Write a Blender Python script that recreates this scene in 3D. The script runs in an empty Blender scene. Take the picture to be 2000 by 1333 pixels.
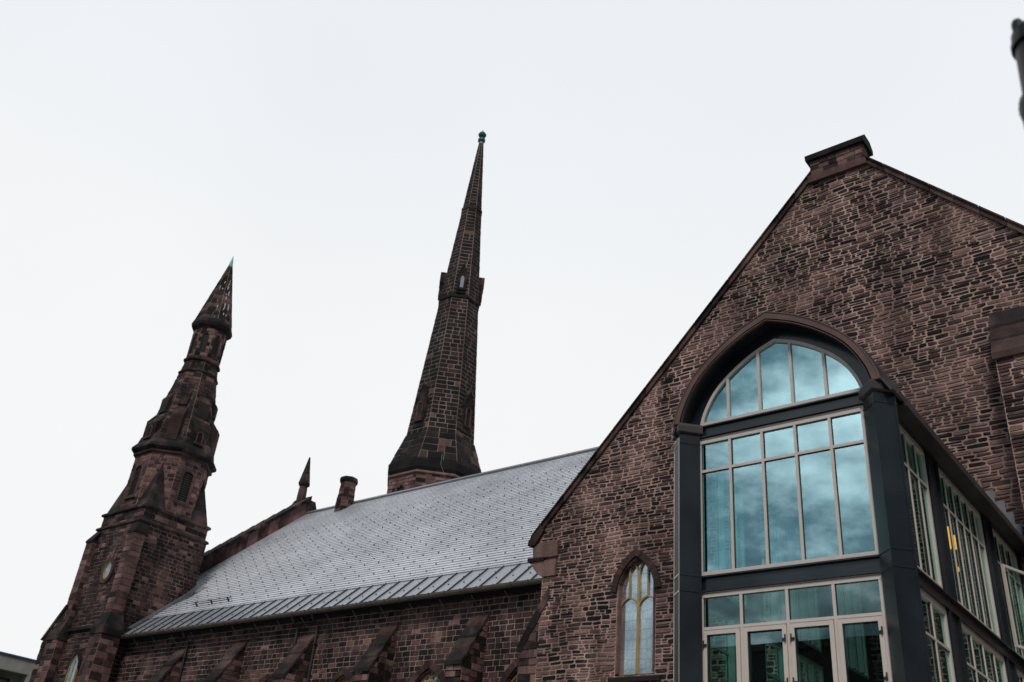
import bpy, math, random
from mathutils import Vector, Matrix
S = bpy.context.scene
COL = S.collection
rnd = random.Random(7)
T22 = math.tan(math.radians(22.5))

# ------------------------------------------------------------------ camera
YAW, PIT, ROL, FPX = 0.7134168, 0.5265457, -0.10225758, 1859.468
F = Vector((-math.sin(YAW)*math.cos(PIT), math.cos(YAW)*math.cos(PIT), math.sin(PIT)))
r0 = Vector((math.cos(YAW), math.sin(YAW), 0)); d0 = F.cross(r0)
rr = r0*math.cos(ROL)+d0*math.sin(ROL); dd = d0*math.cos(ROL)-r0*math.sin(ROL)
cam = bpy.data.objects.new('camera', bpy.data.cameras.new('camera')); COL.objects.link(cam)
M = Matrix((( rr.x, -dd.x, -F.x, 0), (rr.y, -dd.y, -F.y, 0), (rr.z, -dd.z, -F.z, 1.6), (0, 0, 0, 1)))
cam.matrix_world = M
cam.data.sensor_width = 36; cam.data.lens = FPX/2000*36; cam.data.sensor_fit = 'HORIZONTAL'
cam.data.clip_end = 3000; cam.data.clip_start = .1
cam.data.dof.use_dof = True; cam.data.dof.focus_distance = 26; cam.data.dof.aperture_fstop = 1.6
S.camera = cam

# ------------------------------------------------------------------ sky and sun
SUN_EL, SUN_AZ = math.radians(48), math.radians(150)      # azimuth measured from +Y towards +X
w = bpy.data.worlds.new('World'); S.world = w; w.use_nodes = True
nt = w.node_tree; N = nt.nodes; L = nt.links; N.clear()
out = N.new('ShaderNodeOutputWorld'); bg = N.new('ShaderNodeBackground'); bg.inputs[1].default_value = 1.0
sky = N.new('ShaderNodeTexSky'); sky.sky_type = 'NISHITA'; sky.sun_disc = False
sky.sun_elevation = SUN_EL; sky.sun_rotation = SUN_AZ; sky.dust_density = 3
tc = N.new('ShaderNodeTexCoord')
mp = N.new('ShaderNodeMapping'); mp.inputs['Scale'].default_value = (1, 1, 1.7)
mp.inputs['Location'].default_value = (.35, .1, .2)
n1 = N.new('ShaderNodeTexNoise'); n1.inputs['Scale'].default_value = 5.; n1.inputs['Detail'].default_value = 9
n1.inputs['Roughness'].default_value = .58
L.new(tc.outputs['Generated'], mp.inputs[0]); L.new(mp.outputs[0], n1.inputs['Vector'])
cr = N.new('ShaderNodeValToRGB')
cr.color_ramp.elements[0].position = .43; cr.color_ramp.elements[0].color = (.07, .12, .15, 1)
cr.color_ramp.elements[1].position = .74; cr.color_ramp.elements[1].color = (2.6, 2.6, 2.6, 1)
e = cr.color_ramp.elements.new(.55); e.color = (.44, .58, .66, 1)
# a bright break in the cloud to the south-west
nz = N.new('ShaderNodeVectorMath'); nz.operation = 'NORMALIZE'; L.new(tc.outputs['Generated'], nz.inputs[0])
ds = N.new('ShaderNodeVectorMath'); ds.operation = 'DISTANCE'; ds.inputs[1].default_value = Vector((-.315, -.86, .405)).normalized()
L.new(nz.outputs[0], ds.inputs[0])
mb_ = N.new('ShaderNodeMapRange'); mb_.interpolation_type = 'SMOOTHSTEP'; mb_.inputs[1].default_value = 0; mb_.inputs[2].default_value = .16
mb_.inputs[3].default_value = .36; mb_.inputs[4].default_value = 0; L.new(ds.outputs['Value'], mb_.inputs[0])
an = N.new('ShaderNodeMath'); an.operation = 'ADD'; L.new(n1.outputs[0], an.inputs[0]); L.new(mb_.outputs[0], an.inputs[1])
d2 = N.new('ShaderNodeVectorMath'); d2.operation = 'DISTANCE'; d2.inputs[1].default_value = Vector((-.34, -.88, .325)).normalized()
L.new(nz.outputs[0], d2.inputs[0])
mk = N.new('ShaderNodeMapRange'); mk.interpolation_type = 'SMOOTHSTEP'; mk.inputs[1].default_value = 0; mk.inputs[2].default_value = .11
mk.inputs[3].default_value = -.16; mk.inputs[4].default_value = -.03; L.new(d2.outputs['Value'], mk.inputs[0])
a2 = N.new('ShaderNodeMath'); a2.operation = 'ADD'; L.new(an.outputs[0], a2.inputs[0]); L.new(mk.outputs[0], a2.inputs[1])
L.new(a2.outputs[0], cr.inputs[0])
# thin bright overcast towards the north-west, broken cloud on the other side
dot = N.new('ShaderNodeVectorMath'); dot.operation = 'DOT_PRODUCT'; dot.inputs[1].default_value = (-.62, .76, .12)
L.new(tc.outputs['Generated'], dot.inputs[0])
mr = N.new('ShaderNodeMapRange'); mr.interpolation_type = 'SMOOTHSTEP'
mr.inputs[1].default_value = 0.05; mr.inputs[2].default_value = .5
L.new(dot.outputs['Value'], mr.inputs[0])
sep = N.new('ShaderNodeSeparateXYZ'); L.new(tc.outputs['Generated'], sep.inputs[0])
ve = N.new('ShaderNodeValToRGB'); ve.color_ramp.interpolation = 'EASE'
ve.color_ramp.elements[0].position = .05; ve.color_ramp.elements[0].color = (.90, .90, .90, 1)
ve.color_ramp.elements[1].position = .95; ve.color_ramp.elements[1].color = (.77, .81, .85, 1)
e = ve.color_ramp.elements.new(.42); e.color = (.90, .903, .905, 1)
e = ve.color_ramp.elements.new(.72); e.color = (.83, .86, .89, 1)
L.new(sep.outputs[2], ve.inputs[0])
n2 = N.new('ShaderNodeTexNoise'); n2.inputs['Scale'].default_value = 3.; n2.inputs['Detail'].default_value = 4
L.new(tc.outputs['Generated'], n2.inputs['Vector'])
m2 = N.new('ShaderNodeMapRange'); m2.inputs[3].default_value = .96; m2.inputs[4].default_value = 1.04
L.new(n2.outputs[0], m2.inputs[0])
vm = N.new('ShaderNodeVectorMath'); vm.operation = 'SCALE'
L.new(ve.outputs[0], vm.inputs[0]); L.new(m2.outputs[0], vm.inputs['Scale'])
dk = N.new('ShaderNodeMapRange'); dk.interpolation_type = 'SMOOTHSTEP'; dk.inputs[1].default_value = .0; dk.inputs[2].default_value = .6
dk.inputs[3].default_value = 1; dk.inputs[4].default_value = .4; L.new(sep.outputs[0], dk.inputs[0])
cd = N.new('ShaderNodeVectorMath'); cd.operation = 'SCALE'; L.new(cr.outputs[0], cd.inputs[0]); L.new(dk.outputs[0], cd.inputs['Scale'])
mx = N.new('ShaderNodeMix'); mx.data_type = 'RGBA'
L.new(mr.outputs[0], mx.inputs[0]); L.new(cd.outputs[0], mx.inputs[6]); L.new(vm.outputs[0], mx.inputs[7])
sk = N.new('ShaderNodeVectorMath'); sk.operation = 'SCALE'; sk.inputs['Scale'].default_value = .07
L.new(sky.outputs[0], sk.inputs[0])
m3 = N.new('ShaderNodeMix'); m3.data_type = 'RGBA'; m3.inputs[0].default_value = .93
L.new(sk.outputs[0], m3.inputs[6]); L.new(mx.outputs[2], m3.inputs[7])
L.new(m3.outputs[2], bg.inputs[0]); L.new(bg.outputs[0], out.inputs[0])
sun = bpy.data.objects.new('sun', bpy.data.lights.new('sun', 'SUN')); COL.objects.link(sun)
sun.data.energy = 1.5; sun.data.angle = math.radians(12); sun.data.color = (1, .95, .88)
sd = Vector((math.sin(SUN_AZ)*math.cos(SUN_EL), math.cos(SUN_AZ)*math.cos(SUN_EL), math.sin(SUN_EL)))
sun.rotation_euler = sd.to_track_quat('Z', 'Y').to_euler()
S.view_settings.view_transform = 'Standard'; S.view_settings.look = 'None'
S.view_settings.exposure = .12; S.view_settings.gamma = 1

# ------------------------------------------------------------------ materials
def newmat(name):
    m = bpy.data.materials.new(name); m.use_nodes = True
    return m, m.node_tree.nodes, m.node_tree.links, m.node_tree.nodes['Principled BSDF']

def basic(name, col, rough=.6, metal=0, var=.15, scale=3, bump=.1, bscale=40, spec=.5, col2=None):
    m, N, L, b = newmat(name)
    tc = N.new('ShaderNodeTexCoord')
    n = N.new('ShaderNodeTexNoise'); n.inputs['Scale'].default_value = scale; n.inputs['Detail'].default_value = 6
    L.new(tc.outputs['Object'], n.inputs['Vector'])
    r = N.new('ShaderNodeValToRGB')
    r.color_ramp.elements[0].position = .3; r.color_ramp.elements[1].position = .7
    c2 = col2 or tuple(min(1, c*(1+var)) for c in col)
    r.color_ramp.elements[0].color = (*[c*(1-var) for c in col], 1)
    r.color_ramp.elements[1].color = (*c2, 1)
    L.new(n.outputs[0], r.inputs[0]); L.new(r.outputs[0], b.inputs['Base Color'])
    b.inputs['Roughness'].default_value = rough; b.inputs['Metallic'].default_value = metal
    b.inputs['Specular IOR Level'].default_value = spec
    if bump:
        n2 = N.new('ShaderNodeTexNoise'); n2.inputs['Scale'].default_value = bscale; n2.inputs['Detail'].default_value = 4
        L.new(tc.outputs['Object'], n2.inputs['Vector'])
        bp = N.new('ShaderNodeBump'); bp.inputs['Strength'].default_value = bump; bp.inputs['Distance'].default_value = .02
        L.new(n2.outputs[0], bp.inputs['Height']); L.new(bp.outputs[0], b.inputs['Normal'])
    return m

def stone_mat(name, ramp, mortar, wash=(.21, .125, .115), wash_amt=.5, wscale=.45, mott=4.):
    # "tone" is a per-stone value (mortar joints carry -1)
    m, N, L, b = newmat(name)
    at = N.new('ShaderNodeAttribute'); at.attribute_name = 'tone'
    tc = N.new('ShaderNodeTexCoord')
    n = N.new('ShaderNodeTexNoise'); n.inputs['Scale'].default_value = mott; n.inputs['Detail'].default_value = 7
    n.inputs['Roughness'].default_value = .65
    L.new(tc.outputs['Object'], n.inputs['Vector'])
    ad = N.new('ShaderNodeMath'); ad.operation = 'MULTIPLY_ADD'; ad.inputs[1].default_value = .55
    L.new(n.outputs[0], ad.inputs[0])
    s2 = N.new('ShaderNodeMath'); s2.operation = 'ADD'; s2.inputs[1].default_value = -.275
    L.new(at.outputs['Fac'], s2.inputs[0]); L.new(s2.outputs[0], ad.inputs[2])
    r = N.new('ShaderNodeValToRGB'); els = r.color_ramp.elements
    for i, (p, c) in enumerate(ramp):
        el = els[i] if i < 2 else els.new(p)
        if i < 2: el.position = p
        el.color = (*c, 1)
    L.new(ad.outputs[0], r.inputs[0])
    nw = N.new('ShaderNodeTexNoise'); nw.inputs['Scale'].default_value = wscale; nw.inputs['Detail'].default_value = 5
    L.new(tc.outputs['Object'], nw.inputs['Vector'])
    rw = N.new('ShaderNodeMapRange'); rw.inputs[1].default_value = .5; rw.inputs[2].default_value = .72
    rw.inputs[4].default_value = wash_amt
    L.new(nw.outputs[0], rw.inputs[0])
    mw = N.new('ShaderNodeMix'); mw.data_type = 'RGBA'; mw.inputs[7].default_value = (*wash, 1)
    L.new(rw.outputs[0], mw.inputs[0]); L.new(r.outputs[0], mw.inputs[6])
    lt = N.new('ShaderNodeMath'); lt.operation = 'LESS_THAN'; lt.inputs[1].default_value = -.5
    L.new(at.outputs['Fac'], lt.inputs[0])
    nm = N.new('ShaderNodeTexNoise'); nm.inputs['Scale'].default_value = 1.1; nm.inputs['Detail'].default_value = 8
    L.new(tc.outputs['Object'], nm.inputs['Vector'])
    rm = N.new('ShaderNodeValToRGB'); rm.color_ramp.elements[0].position = .3; rm.color_ramp.elements[1].position = .68
    rm.color_ramp.elements[0].color = (*[c*.62 for c in mortar], 1); rm.color_ramp.elements[1].color = (*[c*1.12 for c in mortar], 1)
    L.new(nm.outputs[0], rm.inputs[0])
    # rain-washed soot streaks
    ms = N.new('ShaderNodeMapping'); ms.inputs['Scale'].default_value = (1.1, 1.1, .22); L.new(tc.outputs['Object'], ms.inputs[0])
    ns = N.new('ShaderNodeTexNoise'); ns.inputs['Scale'].default_value = .9; ns.inputs['Detail'].default_value = 6; L.new(ms.outputs[0], ns.inputs['Vector'])
    rs = N.new('ShaderNodeMapRange'); rs.inputs[1].default_value = .38; rs.inputs[2].default_value = .62; rs.inputs[3].default_value = .62; rs.inputs[4].default_value = 1.12
    L.new(ns.outputs[0], rs.inputs[0])
    mm = N.new('ShaderNodeMix'); mm.data_type = 'RGBA'
    L.new(lt.outputs[0], mm.inputs[0]); L.new(mw.outputs[2], mm.inputs[6]); L.new(rm.outputs[0], mm.inputs[7])
    vs = N.new('ShaderNodeVectorMath'); vs.operation = 'SCALE'; L.new(mm.outputs[2], vs.inputs[0]); L.new(rs.outputs[0], vs.inputs['Scale'])
    L.new(vs.outputs[0], b.inputs['Base Color'])
    b.inputs['Roughness'].default_value = .88; b.inputs['Specular IOR Level'].default_value = .25
    nb = N.new('ShaderNodeTexNoise'); nb.inputs['Scale'].default_value = 14; nb.inputs['Detail'].default_value = 8
    L.new(tc.outputs['Object'], nb.inputs['Vector'])
    bp = N.new('ShaderNodeBump'); bp.inputs['Strength'].default_value = .6; bp.inputs['Distance'].default_value = .04
    L.new(nb.outputs[0], bp.inputs['Height']); L.new(bp.outputs[0], b.inputs['Normal'])
    return m

RUB = [(0, (.010, .009, .010)), (1, (.20, .115, .10)), (.34, (.022, .016, .017)), (.50, (.088, .049, .046)), (.7, (.19, .105, .098)), (.88, (.30, .18, .165))]
DRK = [(0, (.011, .010, .011)), (1, (.19, .11, .10)), (.4, (.024, .019, .020)), (.62, (.058, .035, .032)), (.82, (.125, .07, .062))]
M_rub = stone_mat('rubble_sandstone', RUB, (.52, .345, .30), wash=(.45, .26, .235), wash_amt=.8)
M_nave = stone_mat('coursed_sandstone', RUB, (.48, .33, .285), wash=(.30, .17, .155), wash_amt=.45)
M_tower = stone_mat('weathered_tower_stone', RUB, (.38, .25, .215), wash=(.25, .135, .115), wash_amt=.3, wscale=.3)
M_spire = stone_mat('blackened_spire_stone', DRK, (.33, .24, .215), wash_amt=.12, wscale=.25)
M_dress = stone_mat('dressed_brownstone', DRK, (.2, .13, .115), wash=(.17, .105, .095), wash_amt=.75, wscale=.8, mott=2.2)
M_red = stone_mat('reddish_brownstone', RUB, (.2, .13, .115), wash=(.20, .12, .105), wash_amt=.65, wscale=1.1, mott=2.0)
M_copper = basic('brown_copper', (.15, .085, .074), .5, .25, .22, 1.6, .05, 8)
M_seamroof = basic('dark_standing_seam_copper', (.06, .05, .05), .42, .25, .3, 1.6, .05, 8)
M_steel = basic('painted_blue_black_steel', (.012, .017, .024), .3, .0, .35, .8, .05, 5, .55, (.026, .034, .043))
M_frame = basic('taupe_aluminium', (.70, .60, .55), .42, .0, .05, 3, 0)
M_gasket = basic('black_gasket', (.02, .02, .02), .5, 0, .1, 3, 0)
M_verd = basic('green_copper', (.06, .30, .25), .6, 0, .35, 3, .1, col2=(.02, .12, .10))
M_mint = basic('pale_verdigris', (.22, .55, .48), .6, 0, .2, 3, .1)
M_gold = basic('ochre_painted_wood', (.40, .275, .12), .5, 0, .18, 3, .05)
M_lead = basic('lead_flashing', (.20, .20, .22), .5, .3, .2, 4, .05)
M_gutter = basic('bronze_gutter', (.125, .098, .078), .42, .2, .2, 1.5, .05)
M_black = basic('black_lamp_paint', (.008, .009, .011), .45, 0, .2, 4, .03, 40, .25)
M_dark = basic('dark_interior', (.01, .01, .011), .8, 0, .2, 4, 0)
M_louvre = basic('weathered_louvre', (.05, .06, .058), .7, 0, .2, 4, 0)
M_conc = basic('stained_concrete', (.36, .35, .33), .85, 0, .25, .7, .2)
M_blue = basic('blue_roof_trim', (.10, .16, .45), .5, 0, .1, 2, 0)
M_plaster = basic('pale_plaster', (.5, .48, .44), .8, 0, .05, 2, 0)
M_asph = basic('asphalt', (.05, .05, .052), .9, 0, .25, .8, .5, 60)
M_grass = basic('lawn_green', (.05, .075, .025), .95, 0, .4, 1.2, .5, 60)
M_pave = basic('pavement_concrete', (.32, .31, .29), .9, 0, .15, 1.2, .2)

def slate_mat():
    m, N, L, b = newmat('grey_slate')
    uv = N.new('ShaderNodeUVMap'); uv.uv_map = 'UVMap'
    br = N.new('ShaderNodeTexBrick'); br.offset = .5
    br.inputs['Scale'].default_value = 1; br.inputs['Brick Width'].default_value = .36; br.inputs['Row Height'].default_value = .33
    br.inputs['Mortar Size'].default_value = .006; br.inputs['Mortar Smooth'].default_value = .2; br.inputs['Bias'].default_value = 0
    br.inputs['Color1'].default_value = (.54, .55, .615, 1); br.inputs['Color2'].default_value = (.66, .665, .72, 1)
    br.inputs['Mortar'].default_value = (.36, .365, .41, 1)
    L.new(uv.outputs[0], br.inputs['Vector'])
    tc = N.new('ShaderNodeTexCoord'); n = N.new('ShaderNodeTexNoise'); n.inputs['Scale'].default_value = .35; n.inputs['Detail'].default_value = 8
    L.new(tc.outputs['Object'], n.inputs['Vector'])
    r = N.new('ShaderNodeMapRange'); r.inputs[1].default_value = .3; r.inputs[2].default_value = .7; r.inputs[3].default_value = .82; r.inputs[4].default_value = 1.15
    L.new(n.outputs[0], r.inputs[0])
    v = N.new('ShaderNodeVectorMath'); v.operation = 'SCALE'; at = N.new('ShaderNodeAttribute'); at.attribute_name = 'tone'          # slate edges carry 0.3: dark gap plus riser shading painted into the colour
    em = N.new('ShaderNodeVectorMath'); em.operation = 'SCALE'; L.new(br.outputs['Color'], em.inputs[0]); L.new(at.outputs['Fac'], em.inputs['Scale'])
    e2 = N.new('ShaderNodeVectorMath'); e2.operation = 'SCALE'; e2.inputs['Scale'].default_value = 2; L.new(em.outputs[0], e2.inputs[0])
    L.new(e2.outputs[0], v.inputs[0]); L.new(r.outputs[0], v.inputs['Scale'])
    nw = N.new('ShaderNodeTexNoise'); nw.inputs['Scale'].default_value = 2.2; nw.inputs['Detail'].default_value = 3
    L.new(tc.outputs['Object'], nw.inputs['Vector'])
    rw = N.new('ShaderNodeMapRange'); rw.inputs[1].default_value = .62; rw.inputs[2].default_value = .75; rw.inputs[4].default_value = .35
    L.new(nw.outputs[0], rw.inputs[0])
    mx = N.new('ShaderNodeMix'); mx.data_type = 'RGBA'; mx.inputs[7].default_value = (.52, .46, .47, 1)
    L.new(rw.outputs[0], mx.inputs[0]); L.new(v.outputs[0], mx.inputs[6]); L.new(mx.outputs[2], b.inputs['Base Color'])
    b.inputs['Specular IOR Level'].default_value = .85
    rr_ = N.new('ShaderNodeMapRange'); rr_.inputs[3].default_value = .32; rr_.inputs[4].default_value = .5
    L.new(nw.outputs[0], rr_.inputs[0]); L.new(rr_.outputs[0], b.inputs['Roughness'])
    bp = N.new('ShaderNodeBump'); bp.inputs['Strength'].default_value = .35; bp.inputs['Distance'].default_value = .02
    L.new(n.outputs[0], bp.inputs['Height']); L.new(bp.outputs[0], b.inputs['Normal'])
    return m
M_slate = slate_mat()

def metal_roof():
    m, N, L, b = newmat('lead_coated_sheet')
    tc = N.new('ShaderNodeTexCoord'); n = N.new('ShaderNodeTexNoise'); n.inputs['Scale'].default_value = 1.5; n.inputs['Detail'].default_value = 6
    L.new(tc.outputs['Object'], n.inputs['Vector'])
    r = N.new('ShaderNodeValToRGB'); r.color_ramp.elements[0].color = (.30, .315, .355, 1); r.color_ramp.elements[1].color = (.42, .43, .48, 1)
    L.new(n.outputs[0], r.inputs[0]); L.new(r.outputs[0], b.inputs['Base Color'])
    b.inputs['Roughness'].default_value = .4; b.inputs['Metallic'].default_value = .35
    return m
M_sheet = metal_roof()

def pav_glass(name, tint, refl, fac=.42):
    m, N, L, b = newmat(name)
    N.remove(b); o = N['Material Output']
    tr = N.new('ShaderNodeBsdfTransparent'); tr.inputs[0].default_value = (*tint, 1)
    gl = N.new('ShaderNodeBsdfGlossy'); gl.inputs['Roughness'].default_value = .0; gl.inputs[0].default_value = (*refl, 1)
    tc = N.new('ShaderNodeTexCoord'); n = N.new('ShaderNodeTexNoise'); n.inputs['Scale'].default_value = .9; n.inputs['Detail'].default_value = 1
    L.new(tc.outputs['Object'], n.inputs['Vector'])
    bp = N.new('ShaderNodeBump'); bp.inputs['Strength'].default_value = .02; bp.inputs['Distance'].default_value = .02
    L.new(n.outputs[0], bp.inputs['Height']); L.new(bp.outputs[0], gl.inputs['Normal'])
    fr = N.new('ShaderNodeFresnel'); fr.inputs[0].default_value = 1.5
    ge = N.new('ShaderNodeNewGeometry')
    ma = N.new('ShaderNodeMath'); ma.operation = 'ADD'; ma.use_clamp = True; ma.inputs[1].default_value = fac
    L.new(fr.outputs[0], ma.inputs[0])
    mx = N.new('ShaderNodeMixShader'); L.new(ma.outputs[0], mx.inputs[0]); L.new(tr.outputs[0], mx.inputs[1]); L.new(gl.outputs[0], mx.inputs[2])
    # the sheet is a thin slab: its inner faces (seen from within the glass) only let light through
    t2 = N.new('ShaderNodeBsdfTransparent'); m2 = N.new('ShaderNodeMixShader')
    L.new(ge.outputs['Backfacing'], m2.inputs[0]); L.new(mx.outputs[0], m2.inputs[1]); L.new(t2.outputs[0], m2.inputs[2])
    L.new(m2.outputs[0], o.inputs[0])
    return m
M_glass = pav_glass('teal_coated_glass', (.34, .86, .90), (.54, .84, .92), .30)
M_glassd = pav_glass('green_door_glass', (.42, .66, .60), (.60, .80, .76), .20)
M_glasss = pav_glass('green_side_glass', (.68, .96, .90), (.55, .85, .78), .14)

def lead_glass(name, dark, light, lat=3.2):
    m, N, L, b = newmat(name)
    tc = N.new('ShaderNodeTexCoord')
    n = N.new('ShaderNodeTexNoise'); n.inputs['Scale'].default_value = 1.1; n.inputs['Detail'].default_value = 5
    L.new(tc.outputs['Object'], n.inputs['Vector'])
    r = N.new('ShaderNodeValToRGB'); r.color_ramp.elements[0].color = (*dark, 1); r.color_ramp.elements[1].color = (*light, 1)
    r.color_ramp.elements[0].position = .35; r.color_ramp.elements[1].position = .62
    L.new(n.outputs[0], r.inputs[0])
    # lead cames
    mp = N.new('ShaderNodeMapping'); mp.inputs['Rotation'].default_value = (0, math.radians(0), 0); mp.inputs['Scale'].default_value = (lat, 1, lat*.6)
    L.new(tc.outputs['Object'], mp.inputs[0])
    v = N.new('ShaderNodeTexVoronoi'); v.feature = 'DISTANCE_TO_EDGE'; v.inputs['Scale'].default_value = 1.6; v.inputs['Randomness'].default_value = .35
    L.new(mp.outputs[0], v.inputs['Vector'])
    lt = N.new('ShaderNodeMath'); lt.operation = 'LESS_THAN'; lt.inputs[1].default_value = .03; L.new(v.outputs[0], lt.inputs[0])
    mx = N.new('ShaderNodeMix'); mx.data_type = 'RGBA'; mx.inputs[7].default_value = (.14, .15, .16, 1)
    mu = N.new('ShaderNodeMath'); mu.operation = 'MULTIPLY'; mu.inputs[1].default_value = .45; L.new(lt.outputs[0], mu.inputs[0])
    L.new(mu.outputs[0], mx.inputs[0]); L.new(r.outputs[0], mx.inputs[6]); L.new(mx.outputs[2], b.inputs['Base Color'])
    b.inputs['Metallic'].default_value = .85; b.inputs['Roughness'].default_value = .12
    bp = N.new('ShaderNodeBump'); bp.inputs['Strength'].default_value = .3; bp.inputs['Distance'].default_value = .02
    L.new(n.outputs[0], bp.inputs['Height']); L.new(bp.outputs[0], b.inputs['Normal'])
    return m
M_lead_glass = lead_glass('leaded_glass', (.6, .62, .64), (1, 1, .98))
M_lead_dark = lead_glass('dim_leaded_glass', (.25, .3, .32), (.6, .66, .66))
def emis(name, c, s):
    m, N, L, b = newmat(name)
    b.inputs['Base Color'].default_value = (*c, 1); b.inputs['Emission Color'].default_value = (*c, 1); b.inputs['Emission Strength'].default_value = s
    return m
M_lampglow = emis('warm_lamp_glow', (1, .36, .03), 1.7)

# ------------------------------------------------------------------ mesh helpers
class Pl:                                   # a local frame: u along, v up the face, n outwards
    def __init__(s, O, U, V):
        s.O = Vector(O); s.U = Vector(U).normalized(); s.V = Vector(V).normalized(); s.N = s.U.cross(s.V)
    def p(s, u, v, n=0): return s.O+s.U*u+s.V*v+s.N*n
def FR(y, x0=0): return Pl((x0, y, 0), (1, 0, 0), (0, 0, 1))      # faces -Y
def RT(x, y0=0): return Pl((x, y0, 0), (0, 1, 0), (0, 0, 1))      # faces +X
def LF(x, y0=0): return Pl((x, y0, 0), (0, -1, 0), (0, 0, 1))     # faces -X
def BK(y, x0=0): return Pl((x0, y, 0), (-1, 0, 0), (0, 0, 1))

class MB:
    def __init__(s): s.v = []; s.f = []; s.t = []; s.uv = None
    def face(s, pts, tone=.5):
        i = len(s.v); s.v += [tuple(p) for p in pts]; s.f.append(tuple(range(i, i+len(pts)))); s.t.append(tone)
    def prism(s, P, pts, n0, n1, tone=.5, back=True):
        a = [P.p(u, v, n1) for u, v in pts]; b = [P.p(u, v, n0) for u, v in pts]
        i = len(s.v); k = len(pts); s.v += [tuple(p) for p in a+b]
        s.f.append(tuple(range(i, i+k))); s.t.append(tone)
        if back: s.f.append(tuple(range(i+2*k-1, i+k-1, -1))); s.t.append(tone)
        for j in range(k):
            q = (j+1) % k
            s.f.append((i+j, i+k+j, i+k+q, i+q)); s.t.append(tone)
    def box(s, P, u0, u1, v0, v1, n0, n1, tone=.5): s.prism(P, [(u0, v0), (u1, v0), (u1, v1), (u0, v1)], n0, n1, tone)
    def ribbon(s, P, pts, wl, wr, n0, n1, closed=False, tone=None):
        # strip along a 2D path, offset wl to its left and wr to its right
        k = len(pts); A = []; B = []
        for i in range(k):
            def d(a, b):
                x, y = b[0]-a[0], b[1]-a[1]; l = math.hypot(x, y) or 1; return x/l, y/l
            if closed: d1 = d(pts[i-1], pts[i]); d2 = d(pts[i], pts[(i+1) % k])
            else:
                d1 = d(pts[i-1], pts[i]) if i else d(pts[0], pts[1]); d2 = d(pts[i], pts[i+1]) if i < k-1 else d1
            nx, ny = -(d1[1]+d2[1]), d1[0]+d2[0]; l = math.hypot(nx, ny) or 1; nx /= l; ny /= l
            c = max(.4, nx*-d1[1]+ny*d1[0])
            A.append((pts[i][0]+nx*wl/c, pts[i][1]+ny*wl/c)); B.append((pts[i][0]-nx*wr/c, pts[i][1]-ny*wr/c))
        m = k if closed else k-1
        for i in range(m):
            j = (i+1) % k
            t = tone if tone is not None else .45+.3*rnd.random()
            f = lambda q, n: P.p(q[0], q[1], n)
            s.face([f(B[i], n1), f(B[j], n1), f(A[j], n1), f(A[i], n1)], t)
            s.face([f(A[i], n0), f(A[j], n0), f(B[j], n0), f(B[i], n0)], t)
            s.face([f(A[i], n1), f(A[j], n1), f(A[j], n0), f(A[i], n0)], t)
            s.face([f(B[j], n1), f(B[i], n1), f(B[i], n0), f(B[j], n0)], t)
        if not closed:
            for i, sg in ((0, 1), (k-1, -1)):
                q = [P.p(*A[i], n1), P.p(*A[i], n0), P.p(*B[i], n0), P.p(*B[i], n1)]
                s.face(q if sg > 0 else q[::-1], .5)
    def loft(s, rings, cap0=True, cap1=True, tone=.5):
        k = len(rings[0])
        for a, b in zip(rings, rings[1:]):
            for j in range(k):
                q = (j+1) % k; s.face([a[j], a[q], b[q], b[j]], tone)
        if cap0: s.face(rings[0][::-1], tone)
        if cap1: s.face(rings[-1], tone)
    def tube(s, pts, r, seg=8, tone=.5):
        rings = []
        for i, p in enumerate(pts):
            p = Vector(p); a = Vector(pts[max(0, i-1)]); b = Vector(pts[min(len(pts)-1, i+1)]); d = (b-a).normalized()
            x = d.cross(Vector((0, 0, 1)) if abs(d.z) < .9 else Vector((1, 0, 0))).normalized(); y = d.cross(x)
            R = r[i] if isinstance(r, (list, tuple)) else r
            rings.append([p+x*(R*math.cos(2*math.pi*j/seg))+y*(R*math.sin(2*math.pi*j/seg)) for j in range(seg)][::1])
        s.loft(rings, tone=tone)
    def build(s, name, mat, parent=None, smooth=False, **kw):
        me = bpy.data.meshes.new(name); me.from_pydata(s.v, [], s.f); me.update()
        at = me.attributes.new('tone', 'FLOAT', 'FACE'); at.data.foreach_set('value', s.t)
        if s.uv:
            l = me.uv_layers.new(name='UVMap'); flat = [c for f in s.uv for q in f for c in q]; l.data.foreach_set('uv', flat)
        me.materials.append(mat)
        if smooth: me.polygons.foreach_set('use_smooth', [True]*len(me.polygons))
        o = bpy.data.objects.new(name, me); COL.objects.link(o)
        if parent: o.parent = parent; o.matrix_parent_inverse = Matrix.Translation(-wloc(parent))
        for k, v in kw.items(): o[k] = v
        return o
def wloc(o):
    v = Vector(o.location)
    return v if o.parent is None else Vector(o.get('_w', (0, 0, 0)))
def thing(name, loc, label, cat, group=None):
    o = bpy.data.objects.new(name, None); COL.objects.link(o); o.location = loc; o['label'] = label; o['category'] = cat
    if group: o['group'] = group
    return o

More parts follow.
